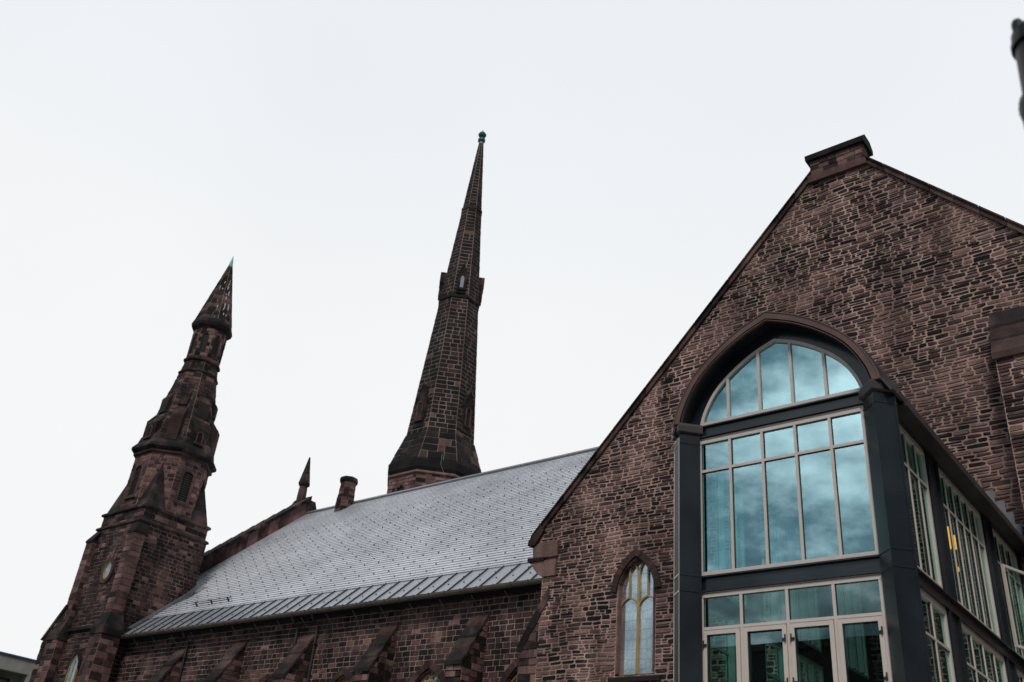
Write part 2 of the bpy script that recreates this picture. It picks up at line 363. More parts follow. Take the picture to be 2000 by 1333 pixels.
def stones(mb, P, v0, v1, iv, ch=(.14, .26), ln=(.3, .9), gap=.025, relief=(.02, .05), rough=True, bias=0., spread=.28, base=True, seed=1, quoin=0., warp=0):
    R = random.Random(seed); v = v0
    wf = lambda a, b: (a+.02*math.sin(b*3.1+a*.7)*warp, b+warp*(.022*math.sin(a*.9+b*1.3+1)+.010*math.sin(a*2.4-b*1.3)+.008*math.sin(a*7.1+b*4.2)))
    while v < v1-.02:
        h = R.uniform(*ch); h = min(h, v1-v)
        if v1-(v+h) < ch[0]*.5: h = v1-v
        a0 = iv(v+1e-4); a1 = iv(v+h-1e-4)
        if len(a0) != len(a1): a0 = a1 = iv(v+h/2)
        for (la, lb), (ua, ub) in zip(a0, a1):
            if max(lb-la, ub-ua) < .04: continue
            if base: mb.face([P.p(la, v), P.p(lb, v), P.p(ub, v+h), P.p(ua, v+h)], -1)
            s0, s1 = min(la, ua), max(lb, ub); u = s0; first = True
            while u < s1-.01:
                L_ = R.uniform(*ln); e_ = u+L_
                if s1-e_ < ln[0]*.6: e_ = s1
                k = 1
                if rough and h > .165: k = R.choice((1, 1, 2, 2))
                for q in range(k):
                    b0 = v+h*q/k; b1 = v+h*(q+1)/k
                    def xl(vv): return la+(ua-la)*(vv-v)/h
                    def xr(vv): return lb+(ub-lb)*(vv-v)/h
                    g = gap/2
                    segs = [(u, e_)]
                    if rough and k > 1 and R.random() < .4 and e_-u > ln[0]*1.6:
                        mid = u+(e_-u)*R.uniform(.35, .65); segs = [(u, mid), (mid, e_)]
                    for (x0, x1) in segs:
                        c = [(max(x0, xl(b0))+g, b0+g), (min(x1, xr(b0))-g, b0+g), (min(x1, xr(b1))-g, b1-g), (max(x0, xl(b1))+g, b1-g)]
                        if c[1][0]-c[0][0] < .03 and c[2][0]-c[3][0] < .03: continue
                        if c[1][0] < c[0][0]: c[1] = c[0] = ((c[1][0]+c[0][0])/2, c[0][1])
                        if c[2][0] < c[3][0]: c[2] = c[3] = ((c[2][0]+c[3][0])/2, c[2][1])
                        n = R.uniform(*relief)
                        t = .42+bias+R.gauss(0, spread)
                        if R.random() < .03: t = .95
                        if quoin and (x0 <= s0+.01 or x1 >= s1-.01): t += quoin
                        t = max(-.2, min(1, t))
                        if rough:
                            hh = b1-b0; ll = c[1][0]-c[0][0]
                            j = lambda m: R.uniform(0, m)
                            cu = min(ll*.25, .05+j(.05)); cv = min(hh*.3, .03+j(.02))
                            pts = [(c[0][0]+cu*R.random(), c[0][1]+j(cv*.5)), (c[1][0]-cu*R.random(), c[1][1]+j(cv*.6)), (c[1][0]-j(.015), c[1][1]+cv*R.uniform(.6, 1.3)),
                                   (c[2][0]-j(.015), c[2][1]-cv*R.uniform(.6, 1.3)), (c[2][0]-cu*R.random(), c[2][1]-j(cv*.6)), (c[3][0]+cu*R.random(), c[3][1]-j(cv*.6)),
                                   (c[3][0]+j(.015), c[3][1]-cv*R.uniform(.6, 1.3)), (c[0][0]+j(.015), c[0][1]+cv*R.uniform(.6, 1.3))]
                        else: pts = c
                        if warp and xl(b0)+.3 < c[0][0] and c[1][0] < xr(b0)-.3 and c[2][0] < xr(b1)-.3 and xl(b1)+.3 < c[3][0]: pts = [wf(*p) for p in pts]
                        mu = sum(p[0] for p in pts)/len(pts); mv = sum(p[1] for p in pts)/len(pts)
                        i = len(mb.v); kk = len(pts); ins = .86 if rough else .94
                        mb.v += [tuple(P.p(a, b, .002)) for a, b in pts]
                        mb.v += [tuple(P.p(mu+(a-mu)*(1-(1-ins)*min(1, .12/max(.06, abs(a-mu)))), mv+(b-mv)*ins, n+R.uniform(-.006, .006)*(1 if rough else .3))) for a, b in pts]
                        mb.f.append(tuple(range(i+kk, i+2*kk))); mb.t.append(t)
                        for m in range(kk):
                            q2 = (m+1) % kk; mb.f.append((i+m, i+q2, i+kk+q2, i+kk+m)); mb.t.append(t)
                u = e_
        v += h

def rect(a, b): return lambda v: [(a, b)]
def holed(f, hs):                            # hs: list of (u centre, half-width function of v)
    def g(v):
        iv = f(v)
        for uc, hf in hs:
            w_ = hf(v)
            if w_ <= 0: continue
            o = []
            for a, b in iv:
                if uc-w_ > a and uc+w_ < b: o += [(a, uc-w_), (uc+w_, b)]
                elif uc+w_ <= a or uc-w_ >= b: o.append((a, b))
                elif uc-w_ <= a: o.append((min(b, uc+w_), b))
                else: o.append((a, max(a, uc-w_)))
            iv = o
        return iv
    return g

ARC = [(1, 0), (.93, .225), (.78, .48), (.55, .70), (.28, .88), (0, 1)]   # four-centred arch, normalised
def smooth_arc(n=4):
    P = ARC; out = []
    for i in range(len(P)-1):
        p0 = P[i-1] if i else (1.01, -.25); p1, p2 = P[i], P[i+1]; p3 = P[i+2] if i < len(P)-2 else (2*P[-1][0]-P[-2][0]-.0, 1.10)
        for k in range(n):
            t = k/n
            out.append(tuple(.5*((2*p1[j])+(-p0[j]+p2[j])*t+(2*p0[j]-5*p1[j]+4*p2[j]-p3[j])*t*t+(-p0[j]+3*p1[j]-3*p2[j]+p3[j])*t**3) for j in (0, 1)))
    out.append((0, 1)); return out
AR = smooth_arc()
def arch(uc, w_, z0, rise):                   # left springing -> apex -> right springing
    l = [(uc-x*w_, z0+z*rise) for x, z in AR]; return l+[(2*uc-u, v) for u, v in l[-2::-1]]
def arch_half(w_, zb, z0, rise):              # half-width as a function of height
    def f(v):
        if v < zb or v > z0+rise: return 0
        if v <= z0: return w_
        t = (v-z0)/rise
        for (x0, y0), (x1, y1) in zip(AR, AR[1:]):
            if y0 <= t <= y1: return w_*(x0+(x1-x0)*(t-y0)/max(1e-6, y1-y0))
        return 0
    return f

def church_window(parent, P, uc, w_, zb, z0, rise, label, glass, glass2=None, set_back=.14, hood=.3, lights=2, detail=True):
    # frame, glass, hood mould and sill of one traceried window
    wf = MB()
    path = [(uc-w_, zb)]+arch(uc, w_, z0, rise)+[(uc+w_, zb)]
    wf.ribbon(P, path[::-1], 0, .09, -set_back-.12, -set_back, closed=True)
    zt = zb+(z0-zb)*.62 if detail else z0-.3
    f = arch_half(w_, zb, z0, rise)
    if lights == 2:
        wf.box(P, uc-.045, uc+.045, zb, z0+rise*.52, -set_back-.1, -set_back+.015)
        # twin sub-arches
        zs = zb+(z0+rise-zb)*.58; rs = (z0+rise-zb)*.085
        for s in (-1, 1):
            c = uc+s*w_/2
            a = [(c-w_/2*x, zs+rs*z) for x, z in AR]; a = a+[(2*c-u, v) for u, v in a[-2::-1]]
            wf.ribbon(P, a, .0, .06, -set_back-.1, -set_back+.01)
            wf.box(P, c-.03, c+.03, zs+rs, min(z0+rise*.7, z0+rise), -set_back-.1, -set_back+.005)
            # head curves of the middle mullion
            wf.ribbon(P, [(uc, z0+rise*.3), (uc+s*.06*w_/.75, z0+rise*.62), (uc+s*.22*w_, z0+rise*.86)], .03, .03, -set_back-.1, -set_back+.01)
    else:
        n = lights
        for k in range(1, n):
            u = uc-w_+2*w_*k/n; hh = z0+rise*.75
            wf.box(P, u-.035, u+.035, zb, z0+rise*(.9 if abs(u-uc) < .01 else .66), -set_back-.1, -set_back+.01)
        for a, b in (((-.5, .1), (.35, .95)), ((.5, .1), (-.35, .95)), ((-.92, .1), (-.15, .9)), ((.92, .1), (.15, .9)), ((-.5, .62), (0, .2)), ((.5, .62), (0, .2))):
            wf.ribbon(P, [(uc+a[0]*w_, z0+a[1]*rise), (uc+b[0]*w_, z0+b[1]*rise)], .03, .03, -set_back-.1, -set_back+.012)
    o = wf.build('arched_window', M_gold, parent); o['label'] = label
    g = MB(); g.prism(P, path, -set_back-.09, -set_back-.06); 
    gl = g.build('glass', glass, o)
    jm = MB(); jm.ribbon(P, path[::-1], .06, .0, -set_back-.2, .03)
    jm.build('reveal', M_red, o)
    hm = MB(); hp = arch(uc, w_+.04, z0-.25, rise+.29)
    hm.ribbon(P, hp[::-1], 0, hood, -.02, .11)
    hm.build('hood_mould', M_dress, o)
    sl = MB(); sl.prism(Pl(P.p(uc, 0, 0), P.N, P.V), [(-set_back, zb-.02), (-set_back, zb-.3), (.10, zb-.3), (.10, zb-.16)], -w_-.25, w_+.25, tone=.35)
    sl.build('sill', M_dress, o)
    return o

# ------------------------------------------------------------------ ground
def slab(name, x0, x1, y0, y1, z, mat):
    m = MB(); m.face([(x0, y0, z), (x1, y0, z), (x1, y1, z), (x0, y1, z)]); return m.build(name, mat, kind='structure')
slab('ground', -900, 900, -900, 900, 0, M_grass)
slab('road', -400, 400, -60, 6, .004, M_asph)
m = MB(); m.box(FR(9), -400, 400, 0, .14, -3, 0); m.build('pavement', M_pave, kind='structure')
slab('forecourt', -60, 30, 12, 31, .008, M_pave)

# ================================================================== CHURCH (nave + cross gable)
church = thing('church', (-20, 31, 0), 'brown sandstone church with long grey slate roof, buttressed side wall and steep cross gable', 'church')
G, W = 28.6, 31.3  # church and both steeples: coordinates from here on already scaled up about the camera
PG = FR(G); AX, AZ = -9.22, 27.85
SL, SR = 1.054, 1.112
def gz(x): return AZ-SL*(AX-x) if x < AX else AZ-SR*(x-AX)
def giv(v):
    a = AX-(AZ-v)/SL; b = AX+(AZ-v)/SR
    if v < 13.45: a = -22.3
    if v < 12.9: a = -22.0
    b = min(b, 3.6)
    return [(a, b)] if b > a else []
gw = arch_half(.78, 8.46, 11.55, 1.02)
gb = MB()
stones(gb, PG, 2.6, 26.9, holed(giv, [(-17.78, gw)]), ch=(.10, .20), ln=(.24, .66), gap=.030, relief=(.010, .035), spread=.27, bias=-.0, seed=3, warp=1, quoin=.18)
gb.box(PG, -22.0, 3.6, 0, 2.6, -.8, .1, tone=.4)
gb.prism(PG, [(-22.0, 0), (3.5, 0), (3.5, 13.2), (AX, 27.0), (-22.0, 13.4)], -1.1, -.45, tone=.3)
gb.build('gable_wall', M_rub, church)
# copings on the two rakes
cp = MB()
def rake(x0, x1, slope, sgn):
    n = 17; z = lambda x: gz(x)
    for k in range(n):
        a = x0+(x1-x0)*k/n; b = x0+(x1-x0)*(k+1)/n; g = .02*sgn
        t = rnd.uniform(.3, .75)
        A = [(a+g, z(a+g)-.14), (b, z(b)-.14), (b, z(b)+.12), (a+g, z(a+g)+.12)]
        if sgn < 0: A = A[::-1]
        cp.prism(PG, A, -.9, .10, tone=t)
        B = [(a+g, z(a+g)+.12), (b, z(b)+.12), (b, z(b)+.2), (a+g, z(a+g)+.2)]
        if sgn < 0: B = B[::-1]
        cp.prism(PG, B, -.95, .16, tone=t-.1)
rake(-22.62, -10.2, SL, 1); cp.build('coping', M_red, church)
cp = MB(); rake(3.9, -8.2, SR, -1); cp.build('coping', M_red, church)
kn = MB()
kn.prism(PG, [(-22.45, 13.0), (-21.3, 13.0), (-21.3, 13.62), (-22.2, 13.62), (-22.5, 13.4)], -.8, .09, tone=.75)
kn.prism(PG, [(-22.68, 12.88), (-21.9, 12.88), (-21.9, 13.0), (-22.68, 13.04)], -.8, .14, tone=.3)
kn.prism(PG, [(-22.55, 12.88), (-22.4, 12.6), (-22.15, 12.35), (-21.98, 12.25), (-21.35, 12.25), (-21.35, 12.88)], -.8, .085, tone=.85)
kn.prism(PG, [(-22.75, 13.56), (-22.4, 13.56), (-22.0, 14.1), (-22.2, 14.35), (-22.72, 13.75)], -.9, .13, tone=.45)
kn.build('kneeler', M_red, church)
# square stack on the gable apex
ch = MB(); PC = FR(G-.07)
stones(ch, PC, 26.78, 27.5, rect(-10.24, -8.18), ch=(.2, .26), ln=(.3, .6), rough=False, gap=.02, bias=.15, seed=5)
ch.box(PC, -10.24, -8.18, 26.74, 27.5, -.75, -.003, tone=-1)
stones(ch, RT(-8.18, G-.07), 26.9, 27.5, rect(0, .75), ch=(.2, .26), ln=(.3, .5), rough=False, gap=.02, seed=6)
ch.prism(PC, [(-10.34, 26.45), (-8.08, 26.45), (-8.08, 26.78), (-10.34, 26.78)], -.8, .08, tone=.6)
co = ch.build('gable_chimney', M_red, church)
cc = MB(); cc.prism(Pl((-9.21, G-.07, 0), (0, -1, 0), (0, 0, 1)), [(-.9, 27.5), (.15, 27.5), (.18, 27.72), (-.1, 27.98), (-.65, 27.98), (-.93, 27.72)], -1.15, 1.15, tone=.2)
cc.build('chimney_cap', M_dress, co)
# right-hand gable buttress with stepped weatherings
bt = MB(); PB = FR(G-.75)
stones(bt, PB, 3, 16.9, rect(-4.92, -3.3), ch=(.14, .24), ln=(.3, .7), rough=True, gap=.03, seed=8, bias=-.05, spread=.2)
stones(bt, LF(-4.92, G), 3, 17.0, rect(0, .75), ch=(.14, .24), ln=(.3, .6), rough=True, gap=.03, seed=9, bias=-.05)
bt.box(PB, -4.92, -3.3, 0, 17, -.75, -.003, tone=-1)
bo = bt.build('buttress', M_rub, church); bo['label'] = 'tall gable buttress with three stepped stone slabs on top'
bt = MB()
PS = Pl((0, G, 0), (0, -1, 0), (0, 0, 1))
for k, (n0, z0, n1, z1) in enumerate(((0, 18.85, .30, 18.2), (.22, 18.25, .56, 17.6), (.48, 17.65, .86, 16.98))):
    bt.prism(Pl((0, G, 0), (0, -1, 0), (0, 0, 1)), [(n0-.3, z0-.2), (n1, z1-.22), (n1, z1), (n0, z0)], 3.26, 4.98, tone=.45+.12*k)
bt.build('weathering', M_dress, bo)
# the prism above faces -X: fix by its frame (normal of (0,-1,0)x(0,0,1) is -X so n counts from x=0 leftwards)
# left corner buttress, flush with the gable and stepping out leftwards
cb = MB()
def civ(v): return [(-22.85+max(0, (v-9.75))*.58, -21.9)]
stones(cb, FR(G+.03), 2.6, 11.6, civ, ch=(.24, .34), ln=(.35, .7), gap=.03, rough=False, seed=12, bias=.0)
cb.prism(FR(G+.03), [(-22.85, 0), (-21.7, 0), (-21.7, 11.7), (-22.85, 9.75)], -1.3, -.004, tone=-1)
sl = [(-22.98, 9.6), (-22.42, 10.55), (-21.62, 11.9), (-21.42, 11.7), (-21.5, 11.55), (-22.42, 10.05), (-22.7, 9.55)]
cb.prism(FR(G+.03), [(-23.02, 9.55), (-22.72, 9.5), (-22.28, 10.3), (-22.5, 10.5)], -1.35, .06, tone=.12)
cb.prism(FR(G+.03), [(-22.52, 10.42), (-22.22, 10.3), (-21.6, 11.4), (-21.62, 11.9)], -1.35, .075, tone=.2)
co = cb.build('buttress', M_red, church); co['label'] = 'corner buttress with sloped top at the left foot of the gable'
church_window(church, PG, -17.78, .76, 8.5, 11.55, .96, 'pointed two-light window with ochre tracery in the gable wall', M_lead_glass, hood=.23)

# --- nave wall, coursed
PN = FR(W)
wc = [-24.6, -29.85, -35.3, -40.9, -46.3]
nh = [(c, arch_half(1.0, 4.6, 8.95, .95)) for c in wc]
nw = MB()
stones(nw, PN, 2.0, 12.95, holed(rect(-55.2, -21.0), nh), ch=(.20, .26), ln=(.28, .62), gap=.034, relief=(.008, .025), rough=False, bias=-.03, spread=.12, seed=21)
nw.box(PN, -55.2, -21.0, 0, 2.0, -.8, .08, tone=.3)
nw.box(PN, -55.2, -21.0, 0, 13, -1.3, -.6, tone=.3)
nw.build('nave_wall', M_nave, church)
for i, c in enumerate(wc):
    church_window(church, PN, c, .95, 4.7, 8.95, .88, ['nave window half hidden behind the gable corner', 'nave window arch beside the first buttress', 'nave window arch between the first and second downpipes and buttress', 'nave window arch left of the twin downpipes', 'farthest nave window beside the tower'][i], M_lead_dark, hood=.28, lights=4)
for i, x in enumerate((-27.25, -32.65, -38.32, -43.75, -49.0)):
    b = MB(); x0, x1 = x-.42, x+.42
    PB = FR(W-1.35)
    stones(b, PB, 1.5, 9.75, rect(x0, x1), ch=(.24, .3), ln=(.3, .6), gap=.03, rough=False, seed=30+i, bias=.12)
    stones(b, RT(x1, W-1.35), 1.5, 11.9, (lambda v: [(max(0, (v-9.75)*.6), 1.35)]), ch=(.24, .3), ln=(.3, .6), gap=.03, rough=False, seed=40+i, bias=-.1)
    b.prism(RT(x1), [(W-1.35, 0), (W, 0), (W, 11.9), (W-1.35, 9.75)], -.84, -.003, tone=-1)
    ob = b.build('buttress', M_nave, church)
    s_ = MB()
    y, z = W+.02, 12.03
    for k in range(4):
        y2, z2 = y-.37, z-.50
        s_.prism(RT(x1), [(y, z-.2), (y, z), (y2, z2+.02), (y2, z2-.15)][::-1], -.90, .06, tone=rnd.uniform(.25, .6) if k else .7)
        y, z = y2+.0, z2-.10
    s_.build('weathering', M_dress, ob)
# --- nave roof: eave (30.8, 13.0) to ridge (45.8, 26.5)
RS = .9; RL = math.hypot(15, 13.5); RU = Vector((0, 15/RL, 13.5/RL))
PR = Pl((0, 30.8, 13.0), (1, 0, 0), RU)       # normal up and towards -Y
rf = MB(); rf.uv = []
def rq(pts, uv, tone=.5): rf.face(pts, tone); rf.uv.append(uv)
v = 2.0; row = 0
while v < RL-.01:
    v2 = min(v+.33, RL); x0, x1 = -59.6, -5.
    rq([PR.p(x0, v, .034), PR.p(x1, v, .034), PR.p(x1, v2, .004), PR.p(x0, v2, .004)], [(x0, v), (x1, v), (x1, v2), (x0, v2)])
    rq([PR.p(x0, v, 0), PR.p(x1, v, 0), PR.p(x1, v, .034), PR.p(x0, v, .034)], [(x0, v+.1), (x1, v+.1), (x1, v+.11), (x0, v+.11)], .26)  # riser face toned down: shading of the course step painted in
    v = v2; row += 1
for pts in ([(-59.6, 45.8, 26.5), (-5, 45.8, 26.5), (-5, 60.8, 13.0), (-59.6, 60.8, 13)],):
    rq([pts[0], pts[1], pts[2], pts[3]], [(0, 0), (50, 0), (50, 20), (0, 20)])
rq([PR.p(-55.5, -.2, -.12), PR.p(-5, -.2, -.12), PR.p(-5, RL, -.12), PR.p(-55.5, RL, -.12)][::-1], [(0, 0)]*4)
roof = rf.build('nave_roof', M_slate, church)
rc = MB(); rc.prism(Pl((-59.6, 0, 0), (0, 1, 0), (0, 0, 1)), [(45.55, 26.28), (45.8, 26.5), (46.05, 26.28), (46.1, 26.42), (45.8, 26.68), (45.5, 26.42)], 0, 54, tone=.5)
rc.build('ridge_cap', M_lead, roof)
sg = MB(); sg.box(PR, -55.25, -21.9, -.12, 2.0, -.04, .035); sg.box(PR, -55.25, -21.9, 1.96, 2.06, .035, .07)
so = sg.build('eave_sheet', M_sheet, church)
x = -54.9
while x < -22.1:
    sm = MB(); sm.box(PR, x-.02, x+.02, -.1, 1.98, .03, .10); sm.build('standing_seam', M_steel, so); x += .93
# snow guards
gd = MB(); gd.prism(Pl((0, 0, 0), (0, 1, 0), (0, 0, 1)), [(-.05, -.02), (.045, .02), (0, .055), (-.035, .045)], -.022, .022)
gpos = []; 
row = 0; v = 2.9
while v < RL-1.0:
    x = -22.6
    while x > -58.8:
        lim = RL-1.5+(-22-x)*-.10
        if v < lim: gpos.append((x, v))
        x -= 1.1
    v += .82; row += 1
x = -22.6
while x > -54.6:
    gpos.append((x-.3, .75)); gpos.append((x+.1, 1.45)); x -= .93
gpos.sort(key=lambda q: -q[0]+.05*q[1])
me = None
for i, (x, v) in enumerate(gpos[:100]):
    if i == 0:
        o = gd.build('snow_guard', M_steel, roof); me = o.data
    else:
        o = bpy.data.objects.new('snow_guard', me); COL.objects.link(o); o.parent = roof; o.matrix_parent_inverse = Matrix.Translation(-wloc(roof))
    o.location = PR.p(x, v, .02)
ga = MB()
for x, v in gpos[100:]:
    p = PR.p(x, v, .02); ga.prism(Pl(p, (0, 1, 0), (0, 0, 1)), [(-.05, -.02), (.045, .02), (0, .055), (-.035, .045)], -.022, .022)
o = ga.build('snow_guards', M_steel, roof); o['kind'] = 'stuff'
# snow rail near the tower
sr = MB()
for x in (-51.4, -49.9, -48.3): sr.box(PR, x-.03, x+.03, 2.96, 3.04, 0, .3)
for n in (.15, .26): sr.tube([PR.p(-51.8, 3, n), PR.p(-47.9, 3, n)], .022, 6)
sr.build('snow_rail', M_steel, church)
# gutter, brackets, downpipes
gt = MB(); PGt = Pl((0, 30.62, 12.86), (0, 1, 0), (0, 0, 1))
prof = [(-.14, .08), (-.13, -.01), (-.08, -.08), (0, -.11), (.09, -.09), (.13, .08), (.11, .08), (.08, -.05), (0, -.08), (-.07, -.05), (-.115, .08)]
gt.prism(PGt, prof, -55.3, -21.95)
go = gt.build('gutter', M_gutter, church)
x = -54.9
while x < -22:
    gs = MB(); gs.prism(PGt, [(-.17, .1), (-.16, -.03), (-.1, -.11), (0, -.14), (.11, -.12), (.16, .1)], x, x+.035); gs.build('gutter_strap', M_gutter, go); x += .93
x = -53.5
while x < -22:
    rd = MB(); rd.tube([(x, 30.75, 12.7), (x+.12, 31.2, 12.25)], .016, 5); rd.build('stay_rod', M_lead, go); x += 1.86
fa = MB(); fa.box(FR(31.05), -55.2, -21.95, 12.7, 12.98, -.4, 0); fa.build('fascia', M_dark, church)
for x in (-48.5, -39.2, -37.7):
    d = MB(); d.tube([(x, 30.65, 12.75), (x, 30.85, 12.5), (x, 31.17, 12.3), (x, 31.17, .2)], .065, 8)
    for z in (11.4, 8.2, 5): d.box(FR(31.3), x-.11, x+.11, z, z+.06, 0, .22)
    d.build('downpipe', M_seamroof, church)
# transept roof behind the gable, far side wall
tr = MB(); y0, y1 = G+.8, 46.0
for s, xx, sl_ in ((-1, -22.0, SL), (1, 3.4, SR)):
    zz = gz(xx)-.25; a = Vector((AX, 0, AZ-.25)); b = Vector((xx, 0, zz))
    q = [(a.x, y0, a.z), (b.x, y0, b.z), (b.x, y1, b.z), (a.x, y1, a.z)]
    tr.face(q if s < 0 else q[::-1])
tr.uv = [[(0, 0), (0, 18), (18, 18), (18, 0)]]*2
tr.build('transept_roof', M_slate, church)
tw = MB(); tw.box(RT(3.5), G+.9, 46, 0, 13.3, -.6, 0, tone=.35); tw.box(FR(60.8), -59, -5, 0, 13, -.6, 0, tone=.35); tw.box(RT(-5), 46, 60.7, 0, 13, -.6, 0, tone=.35)
tw.prism(RT(-4.4), [(31.5, 12.9), (60.2, 12.9), (45.8, 26.2)], -.6, 0, tone=.35)
tw.prism(LF(-22.0), [(-31.3, 0), (-29.5, 0), (-29.5, 13.2), (-31.3, 13.2)], -.6, 0, tone=.35)
tw.build('rear_wall', M_nave, church)
# --- front gable parapet at the far left end with stepped coping
pw = MB(); PP = RT(-59.25)
def pz(y): return 13.0+RS*(y-30.8) if y < 45.8 else 26.5-RS*(y-45.8)
yy = [33.5+i*.82 for i in range(15)]+[45.8]
for a, b in zip(yy, yy[1:]):
    pw.prism(PP, [(a+.012, pz(a)-.4), (b-.012, pz(b)-.4), (b-.012, pz(b)+1.12), (a+.012, pz(a)+1.12)], -.75, rnd.uniform(-.01, .015), tone=rnd.uniform(.35, .75))
for a, b in zip(yy, yy[1:]):
    z = pz((a+b)/2)+1.12
    pw.prism(PP, [(a-.05, pz(a)+1.08), (b, pz(b)+1.08), (b, pz(b)+1.46), (a-.05, pz(a)+1.34)], -.95, .16, tone=rnd.uniform(.05, .35))
pw.prism(PP, [(45.6, 26.2), (46.6, 25.9), (46.9, 26.2), (46.3, 27.6), (45.6, 27.6)], -.85, .1, tone=.4)
pw.prism(PP, [(45.8, 13), (60.8, 13), (60.8, 13.9), (45.8, 27.3)], -.75, 0, tone=.4)
pw.prism(PP, [(45.8, 0), (60.8, 0), (60.8, 13), (45.8, 26)], -.75, -.05, tone=.4)
pw.build('gable_parapet', M_red, church)

def octr(ax, a, z, rot=22.5, n=8):
    R_ = a/math.cos(math.pi/n)
    return [Vector((ax[0]+R_*math.cos(math.radians(rot+360/n*k)), ax[1]+R_*math.sin(math.radians(rot+360/n*k)), z)) for k in range(n)]
def facepl(ax, k, z0, a0, z1, a1, n=8):
    ang = 2*math.pi*k/n; D = Vector((math.cos(ang), math.sin(ang), 0)); T = Vector((-math.sin(ang), math.cos(ang), 0))
    O = Vector((*ax, 0)); p0 = O+D*a0+Vector((0, 0, z0)); p1 = O+D*a1+Vector((0, 0, z1)); return Pl(p0, T, p1-p0), (p1-p0).length
def octstones(mb, ax, z0, a0, z1, a1, ks, seed, n=8, holes=None, **kw):
    tn = math.tan(math.pi/n)
    for k in ks:
        P, ln_ = facepl(ax, k, z0, a0, z1, a1, n)
        f = lambda v: [(-(a0+(a1-a0)*v/ln_)*tn, (a0+(a1-a0)*v/ln_)*tn)]
        g = holed(f, holes[k]) if holes and k in holes else f
        stones(mb, P, 0, ln_, g, rough=False, seed=seed+k*7, **kw)
VIS = (0, 7, 6, 5, 1, 2, 3, 4)                 # every face is built

# pinnacle on the front gable
pn = MB(); pa = (-60.2, 45.6)
pn.loft([octr(pa, .55, 26.2, 45, 4), octr(pa, .55, 27.0, 45, 4), octr(pa, .34, 27.6, 45, 4)], tone=.3)
pn.loft([octr(pa, .36, 27.4), octr(pa, .33, 28.5), octr(pa, .29, 29.0)], tone=.5)
pn.loft([octr(pa, .40, 28.95), octr(pa, .46, 29.1), octr(pa, .42, 29.25), octr(pa, .24, 30.3), octr(pa, .06, 31.45)], tone=.35)
pn.build('pinnacle', M_red, church)
# octagonal ridge chimney
rcm = MB(); ca = (-54.35, 45.3)
rcm.loft([octr(ca, .62, 24.5), octr(ca, .62, 26.9), octr(ca, .55, 27.0)], tone=.2)
octstones(rcm, ca, 24.6, .63, 26.7, .63, range(8), 61, ch=(.24, .3), ln=(.3, .5), gap=.025, bias=.1)
rcm.loft([octr(ca, .56, 26.7), octr(ca, .52, 28.05)], tone=.2)
octstones(rcm, ca, 26.95, .57, 28.0, .53, range(8), 71, ch=(.24, .3), ln=(.3, .5), gap=.025, bias=.1)
ro = rcm.build('ridge_chimney', M_tower, church)
rk = MB(); rk.loft([octr(ca, .56, 27.95), octr(ca, .68, 28.1), octr(ca, .68, 28.28), octr(ca, .6, 28.4), octr(ca, .4, 28.42)], tone=.2); rk.build('chimney_cap', M_dress, ro)

# ================================================================== SHORT STEEPLE
NA = (-57.7, 32.45)
st = thing('steeple_tower', (NA[0], NA[1], 0), 'short reddish stone steeple with stubby capped cone, left of the slate roof', 'steeple')
def square(mb, ax, h, z0, z1, seed, sides=(0, 3, 2, 1), holes=None, h1=None, **kw):
    h1 = h if h1 is None else h1
    for k in sides:
        P, ln_ = facepl(ax, k, z0, h, z1, h1, 4)
        f = lambda v: [(-(h+(h1-h)*v/ln_), h+(h1-h)*v/ln_)]
        g = holed(f, holes[k]) if holes and k in holes else f
        stones(mb, P, 0, ln_, g, rough=False, seed=seed+k*5, **kw)
TK = dict(ch=(.21, .27), ln=(.3, .65), gap=.036, relief=(.01, .03), spread=.13)
sh = MB()
square(sh, NA, 2.52, 1.5, 20.0, 100, **TK, bias=-.04)
sh.loft([octr(NA, 2.49, 0, 45, 4), octr(NA, 2.49, 20.0, 45, 4)], tone=.2)
square(sh, NA, 2.42, 20.0, 21.0, 120, ch=(.3, .4), ln=(.6, 1.1), gap=.03, relief=(.02, .03), bias=.1)
sh.loft([octr(NA, 2.40, 20.0, 45, 4), octr(NA, 2.40, 21.0, 45, 4)], tone=.2)
so_ = sh.build('shaft', M_tower, st)
# corner piers: clasping, with slabs on top; wider lower stage
for sx, sy in ((1, -1), (-1, -1), (-1, 1)):
    pr_ = MB()
    c = (NA[0]+sx*2.45, NA[1]+sy*2.45)
    square(pr_, c, .38, 13.6, 19.2, 140+sx+2*sy, ch=(.3, .42), ln=(.5, .9), gap=.03, relief=(.012, .03), bias=.2, spread=.13)
    pr_.loft([octr(c, .36, 13, 45, 4), octr(c, .36, 19.2, 45, 4)], tone=.3)
    pr_.build('corner_pier', M_red, so_)
for sx, sy in ((1, -1), (-1, -1), (-1, 1)):
    pc = MB()
    c = (NA[0]+sx*2.45, NA[1]+sy*2.45); c2 = (NA[0]+sx*2.1, NA[1]+sy*2.1)
    pc.loft([octr(c, .44, 19.1, 45, 4), octr(c, .44, 19.25, 45, 4), octr(c2, .36, 20.05, 45, 4)], tone=.15); pc.build('pier_weathering', M_dress, so_)
for sx, sy, w2 in ((1, -1, .62), (-1, -1, .62)):
    pc = MB()
    c = (NA[0]+sx*2.5, NA[1]+sy*2.55); c2 = (NA[0]+sx*2.4, NA[1]+sy*2.4)
    pc.loft([octr(c, w2+.07, 12.8, 45, 4), octr(c, w2+.07, 13.15, 45, 4), octr(c2, .40, 14.25, 45, 4)], tone=.1); pc.build('pier_weathering', M_dress, so_)
